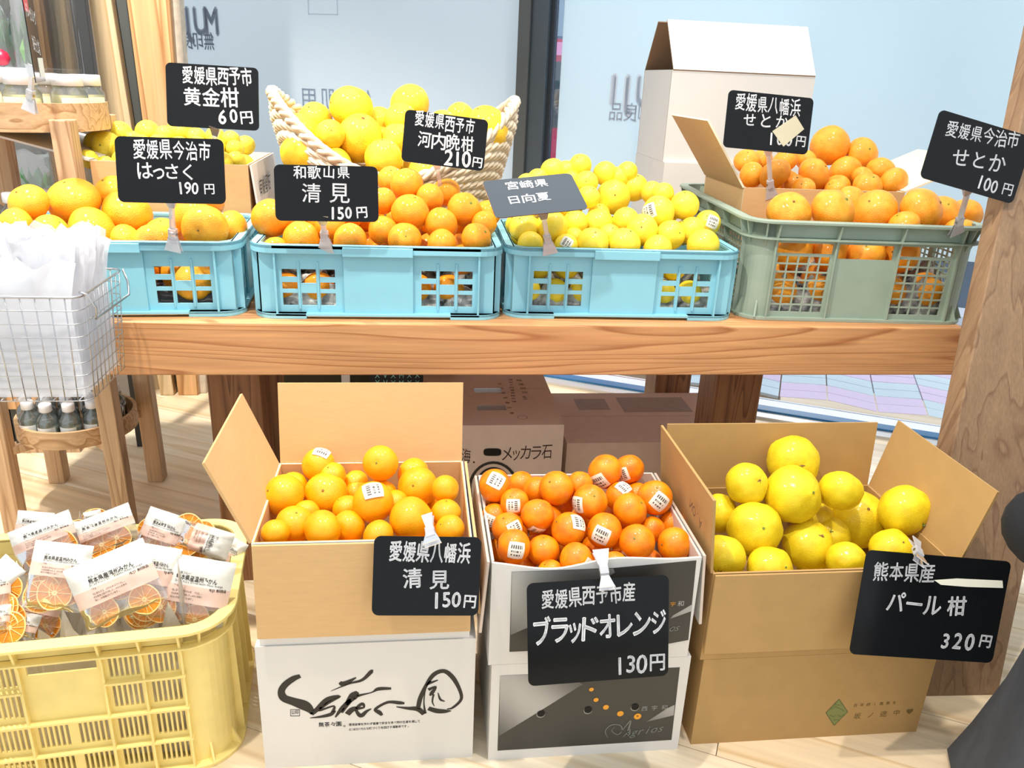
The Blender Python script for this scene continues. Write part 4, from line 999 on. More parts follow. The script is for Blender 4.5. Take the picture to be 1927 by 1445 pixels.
def clip_between(label, pa, pb, root_label_group='clear clips holding the price signs', wtop=.028, wbot=.036, face=None):
    """pa: point on the sign edge, pb: point on the rim it grips; link arm between"""
    pa, pb = Vector(pa), Vector(pb); z = (pa - pb); L = z.length; z.normalize()
    y = FWD - z * FWD.dot(z); y.normalize(); x = y.cross(z).normalized()
    if x.dot(RIGHT) < 0: x = -x; 
    Mx = Matrix((x, y, z)).transposed().to_4x4()
    if Mx.determinant() < 0: Mx = Matrix((x, -y, z)).transposed().to_4x4()
    Mx.translation = pb
    root = empty('sign_clip', pb); root.matrix_world = Mx; tag(root, label, 'clip', root_label_group)
    def jaw(z0, z1, w0, w1, nm):
        mb = MB()
        for yy in (-.006, .004):
            vs = [(-w0/2, yy, z0), (w0/2, yy, z0), (w1/2, yy*.4, z1), (-w1/2, yy*.4, z1)]
            mb.add(vs + [(a, b+.0018, c) for a, b, c in vs], [(0,1,2,3), (7,6,5,4), (0,4,5,1), (1,5,6,2), (2,6,7,3), (3,7,4,0)])
        mb.build(nm, CLEAR, root)
    jaw(-.024, .006, wbot, wbot*.55, 'lower_jaw'); jaw(L + .010, L - .014, wtop, wtop*.5, 'upper_jaw')
    MB().box(-.008, .008, -.006, .006, .004, .026).build('hinge_block', CLEAR, root, bevel=.001)
    m0, m1 = .026, max(L - .014, .03)
    if m1 > m0 + .004: MB().box(-.005, .005, -.004, .004, m0, m1).build('link_arm', CLEAR, root, bevel=.001)
    MB().tube([(-.009, 0, .015), (.009, 0, .015)], .003, 8).build('spring_pin', mat('spring_metal', (150, 140, 130), .3, metal=1), root)
    return root
def pin(px, py, Y): return ay(px, py, Y)
sign('black sign priced 60 yen at the back left before the frosted window', [(313,117),(488,129),(487,246),(314,238)], 2.14,
     [('愛媛県西予市', 342, 142, 475, 146, 33, .012), ('黄金柑', 344, 183, 450, 183, 34, .012), ('60', 408, 219, 450, 219, 30, .02), ('円', 452, 221, 476, 221, 24, .014)])
clip_between('clear clip under the sign priced 60 yen', pin(405, 246, 2.13), pin(404, 290, 2.152))
sign('scratched black sign priced 190 yen over the left blue crate', [(221,257),(425,262),(422,385),(218,380)], 1.70,
     [('愛媛県今治市', 250, 281, 397, 285, 36, .012), ('はっさく', 258, 322, 368, 325, 32, .012), ('190', 333, 354, 374, 355, 26, .016), ('円', 382, 356, 406, 356, 22, .01)])
clip_between('clear clip under the scratched sign priced 190 yen', pin(322, 378, 1.70), pin(326, 452, 1.722))
sign('black sign priced 150 yen over the second blue crate', [(523,310),(715,314),(710,418),(512,415)], 1.70,
     [('和歌山県', 550, 324, 660, 326, 24, .012), ('清', 565, 364, 607, 364, 38, .006), ('見', 618, 364, 660, 364, 38, .006), ('150', 619, 400, 663, 400, 26, .024), ('円', 668, 400, 694, 400, 22, .02)])
clip_between('clear clip on the rim of the second blue crate', pin(607, 412, 1.70), pin(612, 455, 1.722))
sign('tilted black sign priced 210 yen in front of the wicker basket', [(765,206),(918,226),(912,323),(754,303)], 2.0,
     [('愛媛県西予市', 780, 223, 894, 240, 30, .012), ('河内晩柑', 785, 262, 893, 274, 30, .012), ('210', 836, 296, 886, 301, 32, .02), ('円', 888, 304, 909, 306, 20, .016)])
clip_between('clear clip under the sign priced 210 yen', pin(822, 308, 2.0), pin(832, 372, 2.03))
GLOSSA = mat('glossy_black_acrylic', (22, 34, 44), .05, spec=.8); GLOSSA.node_tree.nodes['Principled BSDF'].inputs['Coat Weight'].default_value = 1; GLOSSA.node_tree.nodes['Principled BSDF'].inputs['Coat IOR'].default_value = 1.9
sign('black sign tilted far back without a visible price over the right blue crate', [(906,338),(1073,327),(1109,389),(936,412)], 1.72,
     [('宮崎県', 950, 350, 1032, 344, 26, .012), ('日向夏', 953, 377, 1036, 369, 28, .012)], tilt=64, yaw=-6, m=GLOSSA)
clip_between('clear clip on the rim of the crate of small yellow citrus', pin(1022, 402, 1.70), pin(1032, 460, 1.735))
def tape_patch(root, Mi, o, n):
    q = [Mi @ apl(x, y, o, n) for x, y in ((1453,247),(1497,217),(1513,243),(1474,276))]
    for p in q: p.y = -.0009
    MB().add(q, [(0,1,2,3)]).build('tape_patch', thin('beige_tape', (216, 208, 176), .75, .03, .4), root)
sign('black sign priced 100 yen with a beige tape patch over the mandarin carton', [(1368,169),(1527,185),(1525,292),(1365,277)], 2.0,
     [('愛媛県八幡浜', 1383, 192, 1507, 204, 32, .01), ('せとか', 1395, 226, 1487, 230, 26, .01), ('100', 1443, 259, 1493, 264, 26, .012), ('円', 1495, 265, 1519, 266, 21, .012)], extra=tape_patch)
clip_between('clear clip under the sign with the tape patch', pin(1446, 283, 2.0), pin(1450, 356, 2.028))
sign('black sign priced 100 yen tilted clockwise beside the right post', [(1772,207),(1947,259),(1905,385),(1730,333)], 1.64,
     [('愛媛県今治市', 1780, 243, 1918, 266, 30, .006), ('せとか', 1790, 295, 1894, 311, 34, .006), ('100', 1838, 341, 1878, 352, 28, .012), ('円', 1884, 355, 1908, 360, 24, .008)])
clip_between('clear clip on the front rim of the green crate', pin(1822, 358, 1.65), pin(1803, 425, 1.705))
sign('black sign priced 150 yen hanging on the brown lined carton', [(708,1010),(908,1010),(900,1160),(697,1157)], 1.165,
     [('愛媛県八幡浜', 732, 1036, 886, 1042, 40, .02), ('清', 756, 1090, 796, 1090, 40, .014), ('見', 806, 1090, 848, 1090, 40, .014), ('150', 812, 1129, 868, 1129, 34, .02), ('円', 872, 1130, 897, 1131, 28, .02)], tilt=16)
clip_between('clear clip above the sign on the brown lined carton', pin(812, 1014, 1.168), pin(808, 990, 1.195), wtop=.03, wbot=.02)
sign('large black sign priced 130 yen hanging below the blood oranges', [(994,1098),(1261,1083),(1258,1271),(994,1293)], 1.14,
     [('愛媛県西予市産', 1018, 1130, 1196, 1114, 38, .014), ('ブラッドオレンジ', 1004, 1190, 1256, 1170, 54, .024), ('130', 1156, 1252, 1218, 1248, 42, .01), ('円', 1222, 1247, 1252, 1245, 36, .014)], tilt=14)
clip_between('clear clip above the sign priced 130 yen', pin(1141, 1098, 1.145), pin(1134, 1058, 1.184), wtop=.028, wbot=.03)
def strip_mark(root, Mi, o, n):
    q = [Mi @ apl(x, y, o, n) for x, y in ((1757,1091),(1800,1088),(1886,1092),(1887,1106),(1820,1104),(1770,1100))]
    for p in q: p.y = -.0009
    MB().add(q, [tuple(range(6))]).build('paint_streak', mat('cream_streak', (250, 248, 228), .7), root)
sign('wide black sign priced 320 yen at the right with a cream streak', [(1610,1041),(1877,1056),(1897,1250),(1623,1226)], 1.15,
     [('熊本県産', 1643, 1075, 1759, 1079, 36, .014), ('パール', 1668, 1134, 1772, 1140, 42, .02), ('柑', 1776, 1141, 1824, 1143, 40, .02), ('320', 1768, 1204, 1836, 1208, 36, .024), ('円', 1840, 1206, 1869, 1208, 28, .024)], tilt=14, extra=strip_mark)
clip_between('clear clip above the sign priced 320 yen', pin(1731, 1052, 1.155), pin(1725, 1030, 1.19), wtop=.026, wbot=.02)
# the sign seen almost from its edge by the jars
o_ = ay(62, 62, 2.0); rt = empty('price_sign', o_, math.radians(106), 'dark sign with a red corner seen almost from its edge above the jars', 'sign')
MB().box(-.085, .085, -.0009, .0009, -.10, .12).build('board', ACRYL, rt)
MB().box(-.085, -.02, -.0016, -.001, .04, .085).build('red_patch', mat('red_patch', (170, 40, 44), .5), rt)
MB().box(.0, .085, -.0016, -.001, -.09, -.05).build('pale_patch', mat('pale_patch', (214, 224, 222), .5), rt)
mb = MB(); text(mb, 'ドレッシング', (-.075, -.002, .045), (.07, -.002, .03), .03, UP, 1, .01); text(mb, '柚子と塩', (-.05, -.002, -.02), (.06, -.002, -.03), .03, UP, 1, .005); mb.build('lettering', CHALK, rt)
clip_between('clear clip under the sign seen from its edge', ay(60, 132, 2.0), ay(57, 190, 2.015), wbot=.036)

# ================================================================== WICKER BASKET
def wicker():
    WK = mat('whitewashed_wicker', (232, 216, 190), .75, .28, 60, .3, 200)
    cx, cy, z0 = -.055, 2.315, TZ
    root = tag(empty('wicker_basket', (cx, cy, z0)), 'pale wicker basket with two raised ends full of oval yellow citrus', 'basket')
    def rimh(t):       # t angle; ends (t = 0, pi) rise high
        c = abs(math.cos(t)); return .245 + .20 * c**1.9 + (.05 if math.sin(t) > .3 else 0) * (1 - c)
    def pt(t, s, off=0):
        e = .62 + .38*min(1, s*1.15)**.8; h = rimh(t) * s
        ax, ay_ = .325*e + off, .18*e + off
        ct, st = math.cos(t), math.sin(t)
        flare = .03 * max(0, s - .8) * abs(ct)
        return V(ax*ct*(1 + .1*flare), ay_*st, .01 + h)
    n = 132; nb = 30; mb = MB()
    for b in range(nb):
        s = (b + .5)/nb
        mb.tube([pt(2*PI*i/n, s, .003*(1 if (i//2 + b) % 2 else -1)) for i in range(n)], [rimh(2*PI*i/n)/nb*.62 for i in range(n)], 5, True)
    w_ = mb.build('woven_strands', WK, root, True); w_['kind'] = 'stuff'
    mb = MB()
    for i in range(66): mb.tube([pt(2*PI*i/66, s/8) for s in range(9)], .0035, 5)
    st_ = mb.build('stakes', WK, root, True); st_['kind'] = 'stuff'
    for k_ in range(3):
        mb = MB(); mb.tube([pt(2*PI*i/260, 1) + V(math.cos(2*PI*i/260), math.sin(2*PI*i/260), 0)*.009*math.cos(i*.55 + k_*2.09) + V(0, 0, .009*math.sin(i*.55 + k_*2.09)) for i in range(260)], .0078, 6, True)
        mb.build('braided_rim', WK, root, True)
    mb = MB(); mb.add([pt(2*PI*i/48, .02) for i in range(48)], [tuple(range(48))]); mb.build('bottom', WK, root)
wicker()

# ================================================================== ROUND STAND, JARS, BOTTLES
SX, SY = -.978, 2.252
sd = tag(empty('round_stand', (SX, SY, 0)), 'pale wooden stand with four square legs and round trays at the left', 'stand')
for sx in (-1, 1):
    for sy in (-1, 1):
        x, y = sx*.137, sy*.135
        mb = MB(); w0 = .024
        vs = [(x + a*w0 + sx*dz, y + b*w0 + sy*dz, z) for z, dz in ((0, .012), (1.115, -.0)) for a, b in ((-1,-1), (1,-1), (1,1), (-1,1))]
        mb.add(vs, [(3,2,1,0), (4,5,6,7), (0,1,5,4), (1,2,6,5), (2,3,7,6), (3,0,4,7)]); mb.build('leg', LW, sd, bevel=.003)
def tray(z, h, r):
    mb = MB(); mb.lathe([(.001, 0), (r, 0), (r, h), (r - .010, h), (r - .010, .010), (.001, .010)], 48, (0, 0, z)); o = mb.build('tray', LWR, sd, True)
    md = o.modifiers.new('s', 'EDGE_SPLIT'); md.split_angle = math.radians(40)
tray(.25, .050, .158); tray(.80, .05, .150); tray(1.085, .066, .188)
for a in (45, -45):
    MB().box(-.19, .19, -.010, .010, .228, .2495, Matrix.Rotation(math.radians(a), 4, 'Z')).build('cross_rail', LW, sd)
    MB().box(-.19, .19, -.010, .010, .777, .7995, Matrix.Rotation(math.radians(a), 4, 'Z')).build('cross_rail', LW, sd)
JG = thin('jar_glass', (235, 240, 240), .08, .08, .03)
LIDW = mat('white_plastic_lid', (240, 240, 244), .35)
LABEL = mat('cream_label', (240, 236, 206), .6); LABELW = mat('white_label', (238, 240, 236), .6)
DRESS = mat('pale_yellow_dressing', (226, 214, 140), .35, .1, 20); SEDI = mat('tan_dressing_sediment', (206, 152, 96), .5)
def jar(x, y, z, label, words_, rot):
    r = empty('dressing_jar', (x, y, z), rot, label, 'jar', 'lidded jars on the top round tray')
    MB().lathe([(.001, 0), (.041, 0), (.043, .004), (.042, .076), (.030, .092), (.029, .098)], 24).build('glass', JG, r, True)
    MB().lathe([(.001, .0195), (.0395, .0195), (.0395, .072), (.001, .072)], 24).build('contents', DRESS, r, True)
    MB().lathe([(.001, .003), (.039, .003), (.0395, .0190), (.001, .0190)], 24).build('sediment', SEDI, r, True)
    MB().lathe([(.001, .0985), (.034, .0985), (.034, .094), (.0355, .094), (.0355, .118), (.034, .120), (.001, .120)], 28).build('lid', LIDW, r, True)
    mb = MB(); n = 16; vs = []
    for i in range(n+1):
        a = -PI/2 - .95 + 1.9*i/n; vs += [(.0436*math.cos(a), .0436*math.sin(a), .016), (.0432*math.cos(a), .0432*math.sin(a), .067)]
    mb.add(vs, [(2*i, 2*i+2, 2*i+3, 2*i+1) for i in range(n)]); lb = mb.build('paper_label', LABEL, r, True)
    mb = MB(); text(mb, words_, (-.026, 0, .048), (.022, 0, .048), .0075, UP, 0, .02)
    for q in range(3): text(mb, 'レモンと塩の調味料です', (-.024, 0, .038 - q*.005), (.02, 0, .038 - q*.005), .004, UP, 0, 0)
    mb.v = [(.0442*math.sin(x_/.0442), -.0442*math.cos(x_/.0442), z_) for x_, y_, z_ in mb.v]; mb.build('lettering', INK, lb)
    return r
js = [(-.150, -.05, 'レモンのドレッシング', .2), (-.048, -.13, 'ドレッシング', -.1), (.046, -.115, 'レモンのドレッシング', .15), (.125, -.045, 'ドレッシング', .9), (.135, .045, 'レモン', .5), (-.06, .0, 'レモン', 0), (.05, .0, 'レモン', .3)]
nm_ = ['leftmost of the front jars on the top tray, cut by the edge', 'front jar of pale dressing beside the edge-on sign', 'front jar of pale dressing right of the clip', 'jar with a turned label at the right of the top tray', 'rear jar at the right rim of the top tray', 'inner jar behind the edge-on sign clip', 'inner jar in the middle of the top tray']
for (x, y, w_, rt_), l_ in zip(js, nm_): jar(SX + x, SY + y, 1.0955, l_, w_, rt_)
BT = thin('bottle_plastic', (200, 214, 210), .12, .12, .05); LIQ = mat('grey_green_liquid', (96, 108, 92), .2, .2, 20)
def bottle(x, y, z, label, grp, s=1.0, liq=LIQ):
    r = empty('small_bottle', (x, y, z), random.uniform(-.4, .4), label, 'bottle', grp)
    MB().lathe([(.001, 0), (.0225*s, 0), (.024*s, .003), (.024*s, .055*s), (.020*s, .064*s), (.011*s, .074*s), (.010*s, .078*s)], 20).build('body', BT, r, True)
    MB().lathe([(.001, .002), (.0225*s, .002), (.0225*s, .048*s), (.001, .048*s)], 20).build('contents', liq, r, True)
    MB().lathe([(.001, .078*s), (.012*s, .078*s), (.0145*s, .080*s), (.0145*s, .096*s), (.013*s, .099*s), (.001, .099*s)], 18).build('cap', LIDW, r, True)
    n = 14; vs = []
    for i in range(n+1):
        a = -PI/2 - 1.0 + 2.0*i/n; vs += [(.0246*s*math.cos(a), .0246*s*math.sin(a), .012*s), (.0246*s*math.cos(a), .0246*s*math.sin(a), .042*s)]
    lb = MB().add(vs, [(2*i, 2*i+2, 2*i+3, 2*i+1) for i in range(n)]).build('paper_label', LABELW, r, True)
    mb = MB(); text(mb, 'ドレッシング', (-.015*s, 0, .028*s), (.015*s, 0, .028*s), .005, UP, 0, .02)
    mb.v = [(.025*s*math.sin(x_/(.025*s)), -.025*s*math.cos(x_/(.025*s)), z_) for x_, y_, z_ in mb.v]; mb.build('lettering', INK, lb)
    return r
lowp = [(-.085,-.095), (-.030,-.115), (.028,-.112), (.080,-.088), (-.115,-.040), (-.058,-.048), (.0,-.056), (.058,-.035), (.112,-.030), (-.03,.02), (.035,.03), (.10,.03), (-.09,.02), (.07,.085), (.0,.09)]
rowl = ['front row of the lower round tray, first from left', 'front row of the lower round tray, second from left', 'front row of the lower round tray, third from left', 'front row of the lower round tray, behind the leg',
        'second row of the lower round tray, first from left', 'second row of the lower round tray, second from left', 'second row of the lower round tray, third from left', 'second row of the lower round tray, fourth from left', 'second row of the lower round tray, at its right rim']
for i, (x, y) in enumerate(lowp):
    bottle(SX + x, SY + y, .2605, 'small white capped bottle, ' + (rowl[i] if i < len(rowl) else 'far half of the lower round tray, partly hidden by others'), 'small bottles on the lower round tray', 1.12)
midp = [(-.09,-.07), (-.03,-.10), (.03,-.10), (.08,-.075), (.10,-.01), (-.03,-.03), (.03,-.03), (.07,.05)]
for i, (x, y) in enumerate(midp): bottle(SX + x, SY + y, .811, 'white capped bottle on the middle tray left of the big oranges', 'white capped bottles on the middle tray', 1.25, mat('amber_liquid', (170, 120, 70), .2))

# ================================================================== COOLER BEHIND THE STAND
ck = tag(empty('display_cooler', (-1.65, 3.0, 0)), 'open produce cooler with a dark frame behind the round stand', 'cooler')
CW = mat('cooler_back_panel', (176, 170, 164), .6); CSH = mat('cooler_shelf', (226, 238, 238), .4); DK = mat('cooler_dark_frame', (48, 50, 50), .4)
def cpart(nm, a, m, bevel=.002): return MB().box(a[0]+1.65, a[1]+1.65, a[2]-3.0, a[3]-3.0, a[4], a[5]).build(nm, m, ck, bevel=bevel)
cpart('back_panel', (-2.3, -1.085, 3.05, 3.09, 0, 2.2), CW); cpart('side_pane', (-1.118, -1.110, 2.67, 3.05, .4, 2.2), GLASS)
cpart('frame_post', (-.968, -.940, 2.64, 2.67, 0, 2.2), DK); cpart('top_rail', (-2.3, -.940, 2.64, 2.67, 2.15, 2.2), DK); cpart('shelf', (-2.3, -1.12, 2.68, 3.05, 1.20, 1.22), CSH); cpart('shelf', (-2.3, -1.12, 2.68, 3.05, .74, .76), CSH)
cpart('shelf', (-2.3, -1.12, 2.72, 3.05, 1.53, 1.545), CSH); cpart('base_board', (-2.3, -1.19, 2.60, 2.64, .16, .42), HONEY)
cpart('base_frame', (-2.3, -1.14, 2.60, 2.66, 0, .03), LW)
for i in range(14): cpart('grille_slat', (-1.70 + i*.036, -1.68 + i*.036, 2.605, 2.62, .03, .16), DK, 0)
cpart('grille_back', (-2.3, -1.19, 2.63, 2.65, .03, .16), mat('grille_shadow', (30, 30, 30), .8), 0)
LEAF = [mat('leaf_green', (60, 140, 70), .5, .3, 30), mat('leaf_pale', (140, 176, 130), .5, .3, 30), mat('leaf_teal', (70, 150, 130), .5, .3, 30)]
def produce(x, y, z, h, w_, label, leafm, root_m=None, seed=0):
    rnd = random.Random(seed); r = empty('bagged_produce', (x, y, z), 0, label, 'vegetables', 'bagged vegetables in the cooler')
    mb = MB()
    for i in range(26):
        a = rnd.uniform(0, 2*PI); q = rnd.uniform(0, w_*.42); bx, by = q*math.cos(a), q*math.sin(a)*.6; ln = rnd.uniform(.5, .9)*h; t = rnd.uniform(0, PI)
        tx, ty = math.cos(t)*w_*.16, math.sin(t)*w_*.16; lx, ly = rnd.uniform(-.1, .1)*w_, rnd.uniform(-.1, .1)*w_
        mb.add([(bx, by, .0), (bx+tx, by+ty, ln*.5), (bx+lx, by+ly, ln), (bx-tx, by-ty, ln*.5), (bx+ty*.3, by-tx*.3, ln*.5)], [(0,1,4), (0,4,3), (1,2,4), (4,2,3)])
    mb.build('leaves', leafm, r)
    if root_m:
        for k_ in range(3): MB().lathe([(.001, 0), (.018, .008), (.024, .024), (.018, .04), (.004, .05)], 14, ((k_-1)*.042, -.03, .0)).build('root', root_m, r, True)
    mb = MB(); n = 14; vs = []; lv = 7
    for j in range(lv):
        f_ = j/(lv-1)
        for i in range(n):
            a = 2*PI*i/n; rr = w_*.5*(1 - .35*f_**3) * (1 + .12*rnd.uniform(-1, 1)); vs.append((rr*math.cos(a), rr*.6*math.sin(a)*(1 - .7*f_**3), h*f_*1.05 + .01*rnd.uniform(-1, 1)*(j > 0)))
    mb.add(vs, [(j*n+i, j*n+(i+1) % n, (j+1)*n+(i+1) % n, (j+1)*n+i) for j in range(lv-1) for i in range(n)]); mb.build('clear_bag', FILMC, r, True)
RAD = mat('radish_red', (196, 34, 66), .35)
produce(-1.29, 2.80, 1.2205, .17, .16, 'bag of greens with red radishes behind the jars', LEAF[0], RAD, 1)
produce(-1.46, 2.85, 1.2205, .17, .16, 'bag of leafy greens at the left edge of the cooler shelf', LEAF[0], RAD, 2)
produce(-1.20, 2.95, 1.2205, .24, .11, 'upright bag of teal tinted greens in the cooler', LEAF[2], None, 3)
produce(-1.165, 2.76, 1.2205, .20, .085, 'slender bag of pale greens beside the cooler frame', LEAF[1], None, 4)
produce(-1.22, 2.80, .7605, .2, .2, 'bag of green leaves on the lower cooler shelf, right one', LEAF[0], None, 5)
produce(-1.42, 2.80, .7605, .2, .2, 'bag of green leaves on the lower cooler shelf, left one', LEAF[0], None, 6)
produce(-1.20, 2.88, 1.5455, .18, .16, 'bag of pink roots on the upper cooler shelf', mat('pink_root', (214, 150, 144), .5, .2, 20), None, 7)

# ================================================================== WIRE BASKET WITH BAGS
BX0, BX1, BY0, BY1 = -.86, -.588, 1.435, 1.66
wb = tag(empty('wire_basket', (-.72, 1.545, .66)), 'chrome wire basket of folded clear bags hooked on the table front', 'basket')
BZ0, BZ1 = .662, .862
def bp(u, v, s):      # u: 0..1 around x, v: y, s: height; slight taper
    k_ = .012*(1 - s); x0, x1, y0, y1 = BX0 + k_, BX1 - k_, BY0 + k_, BY1 - k_
    return V(x0 + (x1-x0)*u + .72, y0 + (y1-y0)*v - 1.545, s*(BZ1-BZ0))
def ringp(s, r=.022):
    k_ = .012*(1-s); W_, D_ = BX1-BX0-2*k_, BY1-BY0-2*k_; c = V((BX0+BX1)/2 + .72, (BY0+BY1)/2 - 1.545, s*(BZ1-BZ0)); return [c + V(x, y, 0) for x, y in rrect(W_, D_, r, 0, 4)]
for j in range(9): MB().tube(ringp(j/8), .0011 if j < 8 else .0024, 5, True).build('wire', CHROME, wb, True)
nx, ny = 11, 10
for i in range(1, nx):
    for v in (0, 1): MB().tube([bp(i/nx, v, 0), bp(i/nx, v, 1)], .0011, 5).build('wire', CHROME, wb, True)
    MB().tube([bp(i/nx, 0, 0), bp(i/nx, 1, 0)], .0011, 5).build('wire', CHROME, wb, True)
for i in range(1, ny):
    for u in (0, 1): MB().tube([bp(u, i/ny, 0), bp(u, i/ny, 1)], .0011, 5).build('wire', CHROME, wb, True)
H0, H1 = bp(1, .08, 1), bp(1, .92, 1)
MB().tube([H0 + V(-.006, 0, .006), H0 + V(.006, 0, .002), H0 + V(.014, .012, -.026), H0 + V(.014, .006, -.045), H1 + V(.016, -.012, -.045), H1 + V(.014, -.004, -.02), H1 + V(.006, 0, .004)], .0022, 7).build('handle', CHROME, wb, True)
for u in (.3, .7): MB().tube([bp(u, 1, 1), bp(u, 1, 1) + V(0, .022, .012), bp(u, 1, 1) + V(0, .05, .045), bp(u, 1, 1) + V(0, .085, .050), bp(u, 1, 1) + V(0, .092, .03)], .002, 6).build('hook', CHROME, wb, True)
for k_ in range(16):
    y = BY0 + .022 + k_*.0118; h = .27 + random.uniform(-.02, .02) + .012*math.sin(k_*1.3); nn, kk = 22, 14; vs = []
    for j in range(kk+1):
        for i in range(nn+1):
            u, t_ = i/nn, j/kk; x = BX0 + .024 + (BX1-BX0-.048)*u + (u-.5)*.05*max(0, t_-.7)*2
            amp = .002 + (.006 + .018*max(0, t_-.7)/.3)*t_*t_
            z = t_*h + (.030*noise.noise(V(u*6, k_*3.1, 0)) + .018*noise.noise(V(u*17, k_*2, 5)) if j == kk else .008*noise.noise(V(u*17, k_*2, 5)) if j == kk-1 else 0)
            vs.append((x - (BX0+BX1)/2, amp*noise.noise(V(u*5, t_*2.5, k_*5)) + amp*.6*noise.noise(V(u*16, t_*5, k_*2)) + .018*t_*t_*noise.noise(V(u*2, k_, 3)), z))
    o = MB().add(vs, [(j*(nn+1)+i, j*(nn+1)+i+1, (j+1)*(nn+1)+i+1, (j+1)*(nn+1)+i) for j in range(kk) for i in range(nn)]).build('plastic_bag', BAGW, None, True)
    o.location = ((BX0+BX1)/2, y, BZ0 + .002); tag(o, 'folded hazy white plastic bag standing in the wire basket', 'bag', 'folded plastic bags in the wire basket')

# ================================================================== DRIED FRUIT POUCHES
SLF = mat('dried_slice_flesh', (240, 150, 26), .4, .25, 120, .3, 200); SLP = mat('dried_slice_pith', (250, 214, 140), .6)
def slice_obj(r, parent, loc, rot, half=False, seed=0):
    rnd = random.Random(seed); mb = MB(); n = 36
    edge = [r*(1 + .05*noise.noise(V(math.cos(2*PI*i/n)*1.5, math.sin(2*PI*i/n)*1.5, seed))) for i in range(n)]
    P_ = [(edge[i]*math.cos(2*PI*i/n), edge[i]*math.sin(2*PI*i/n)) for i in range(n)]
    z = [.12*r*noise.noise(V(p[0]/r*1.2, p[1]/r*1.2, seed+4)) for p in P_]
    mb.add([(0, 0, .0)] + [(x, y, zz_) for (x, y), zz_ in zip(P_, z)], [(0, 1+i, 1+(i+1) % n) for i in range(n)], None, 0)
    mb.add([(0, 0, -.002)] + [(x, y, zz_-.002) for (x, y), zz_ in zip(P_, z)], [(0, 1+(i+1) % n, 1+i) for i in range(n)], None, 0)
    mb.tube([(x*.985, y*.985, zz_ + .0002) for (x, y), zz_ in zip(P_, z)], r*.045, 5, True, 1)
    for k_ in range(10):
        a = 2*PI*k_/10 + rnd.uniform(-.12, .12); i = int(a/(2*PI)*n) % n
        mb.tube([(.14*r*math.cos(a), .14*r*math.sin(a), .0008), (.96*r*math.cos(a), .96*r*math.sin(a), z[i] + .0008)], r*.022, 4, False, 1)
    mb.lathe([(.001, .0012), (r*.15, .0012), (r*.17, 0)], 10, (0, 0, 0), 1)
    o = mb.build('dried_slice', [SLF, SLP], parent); o.matrix_local = Matrix.Translation(loc) @ rot
    return o
PINK = film('pouch_pink_band', (246, 214, 196), .25)
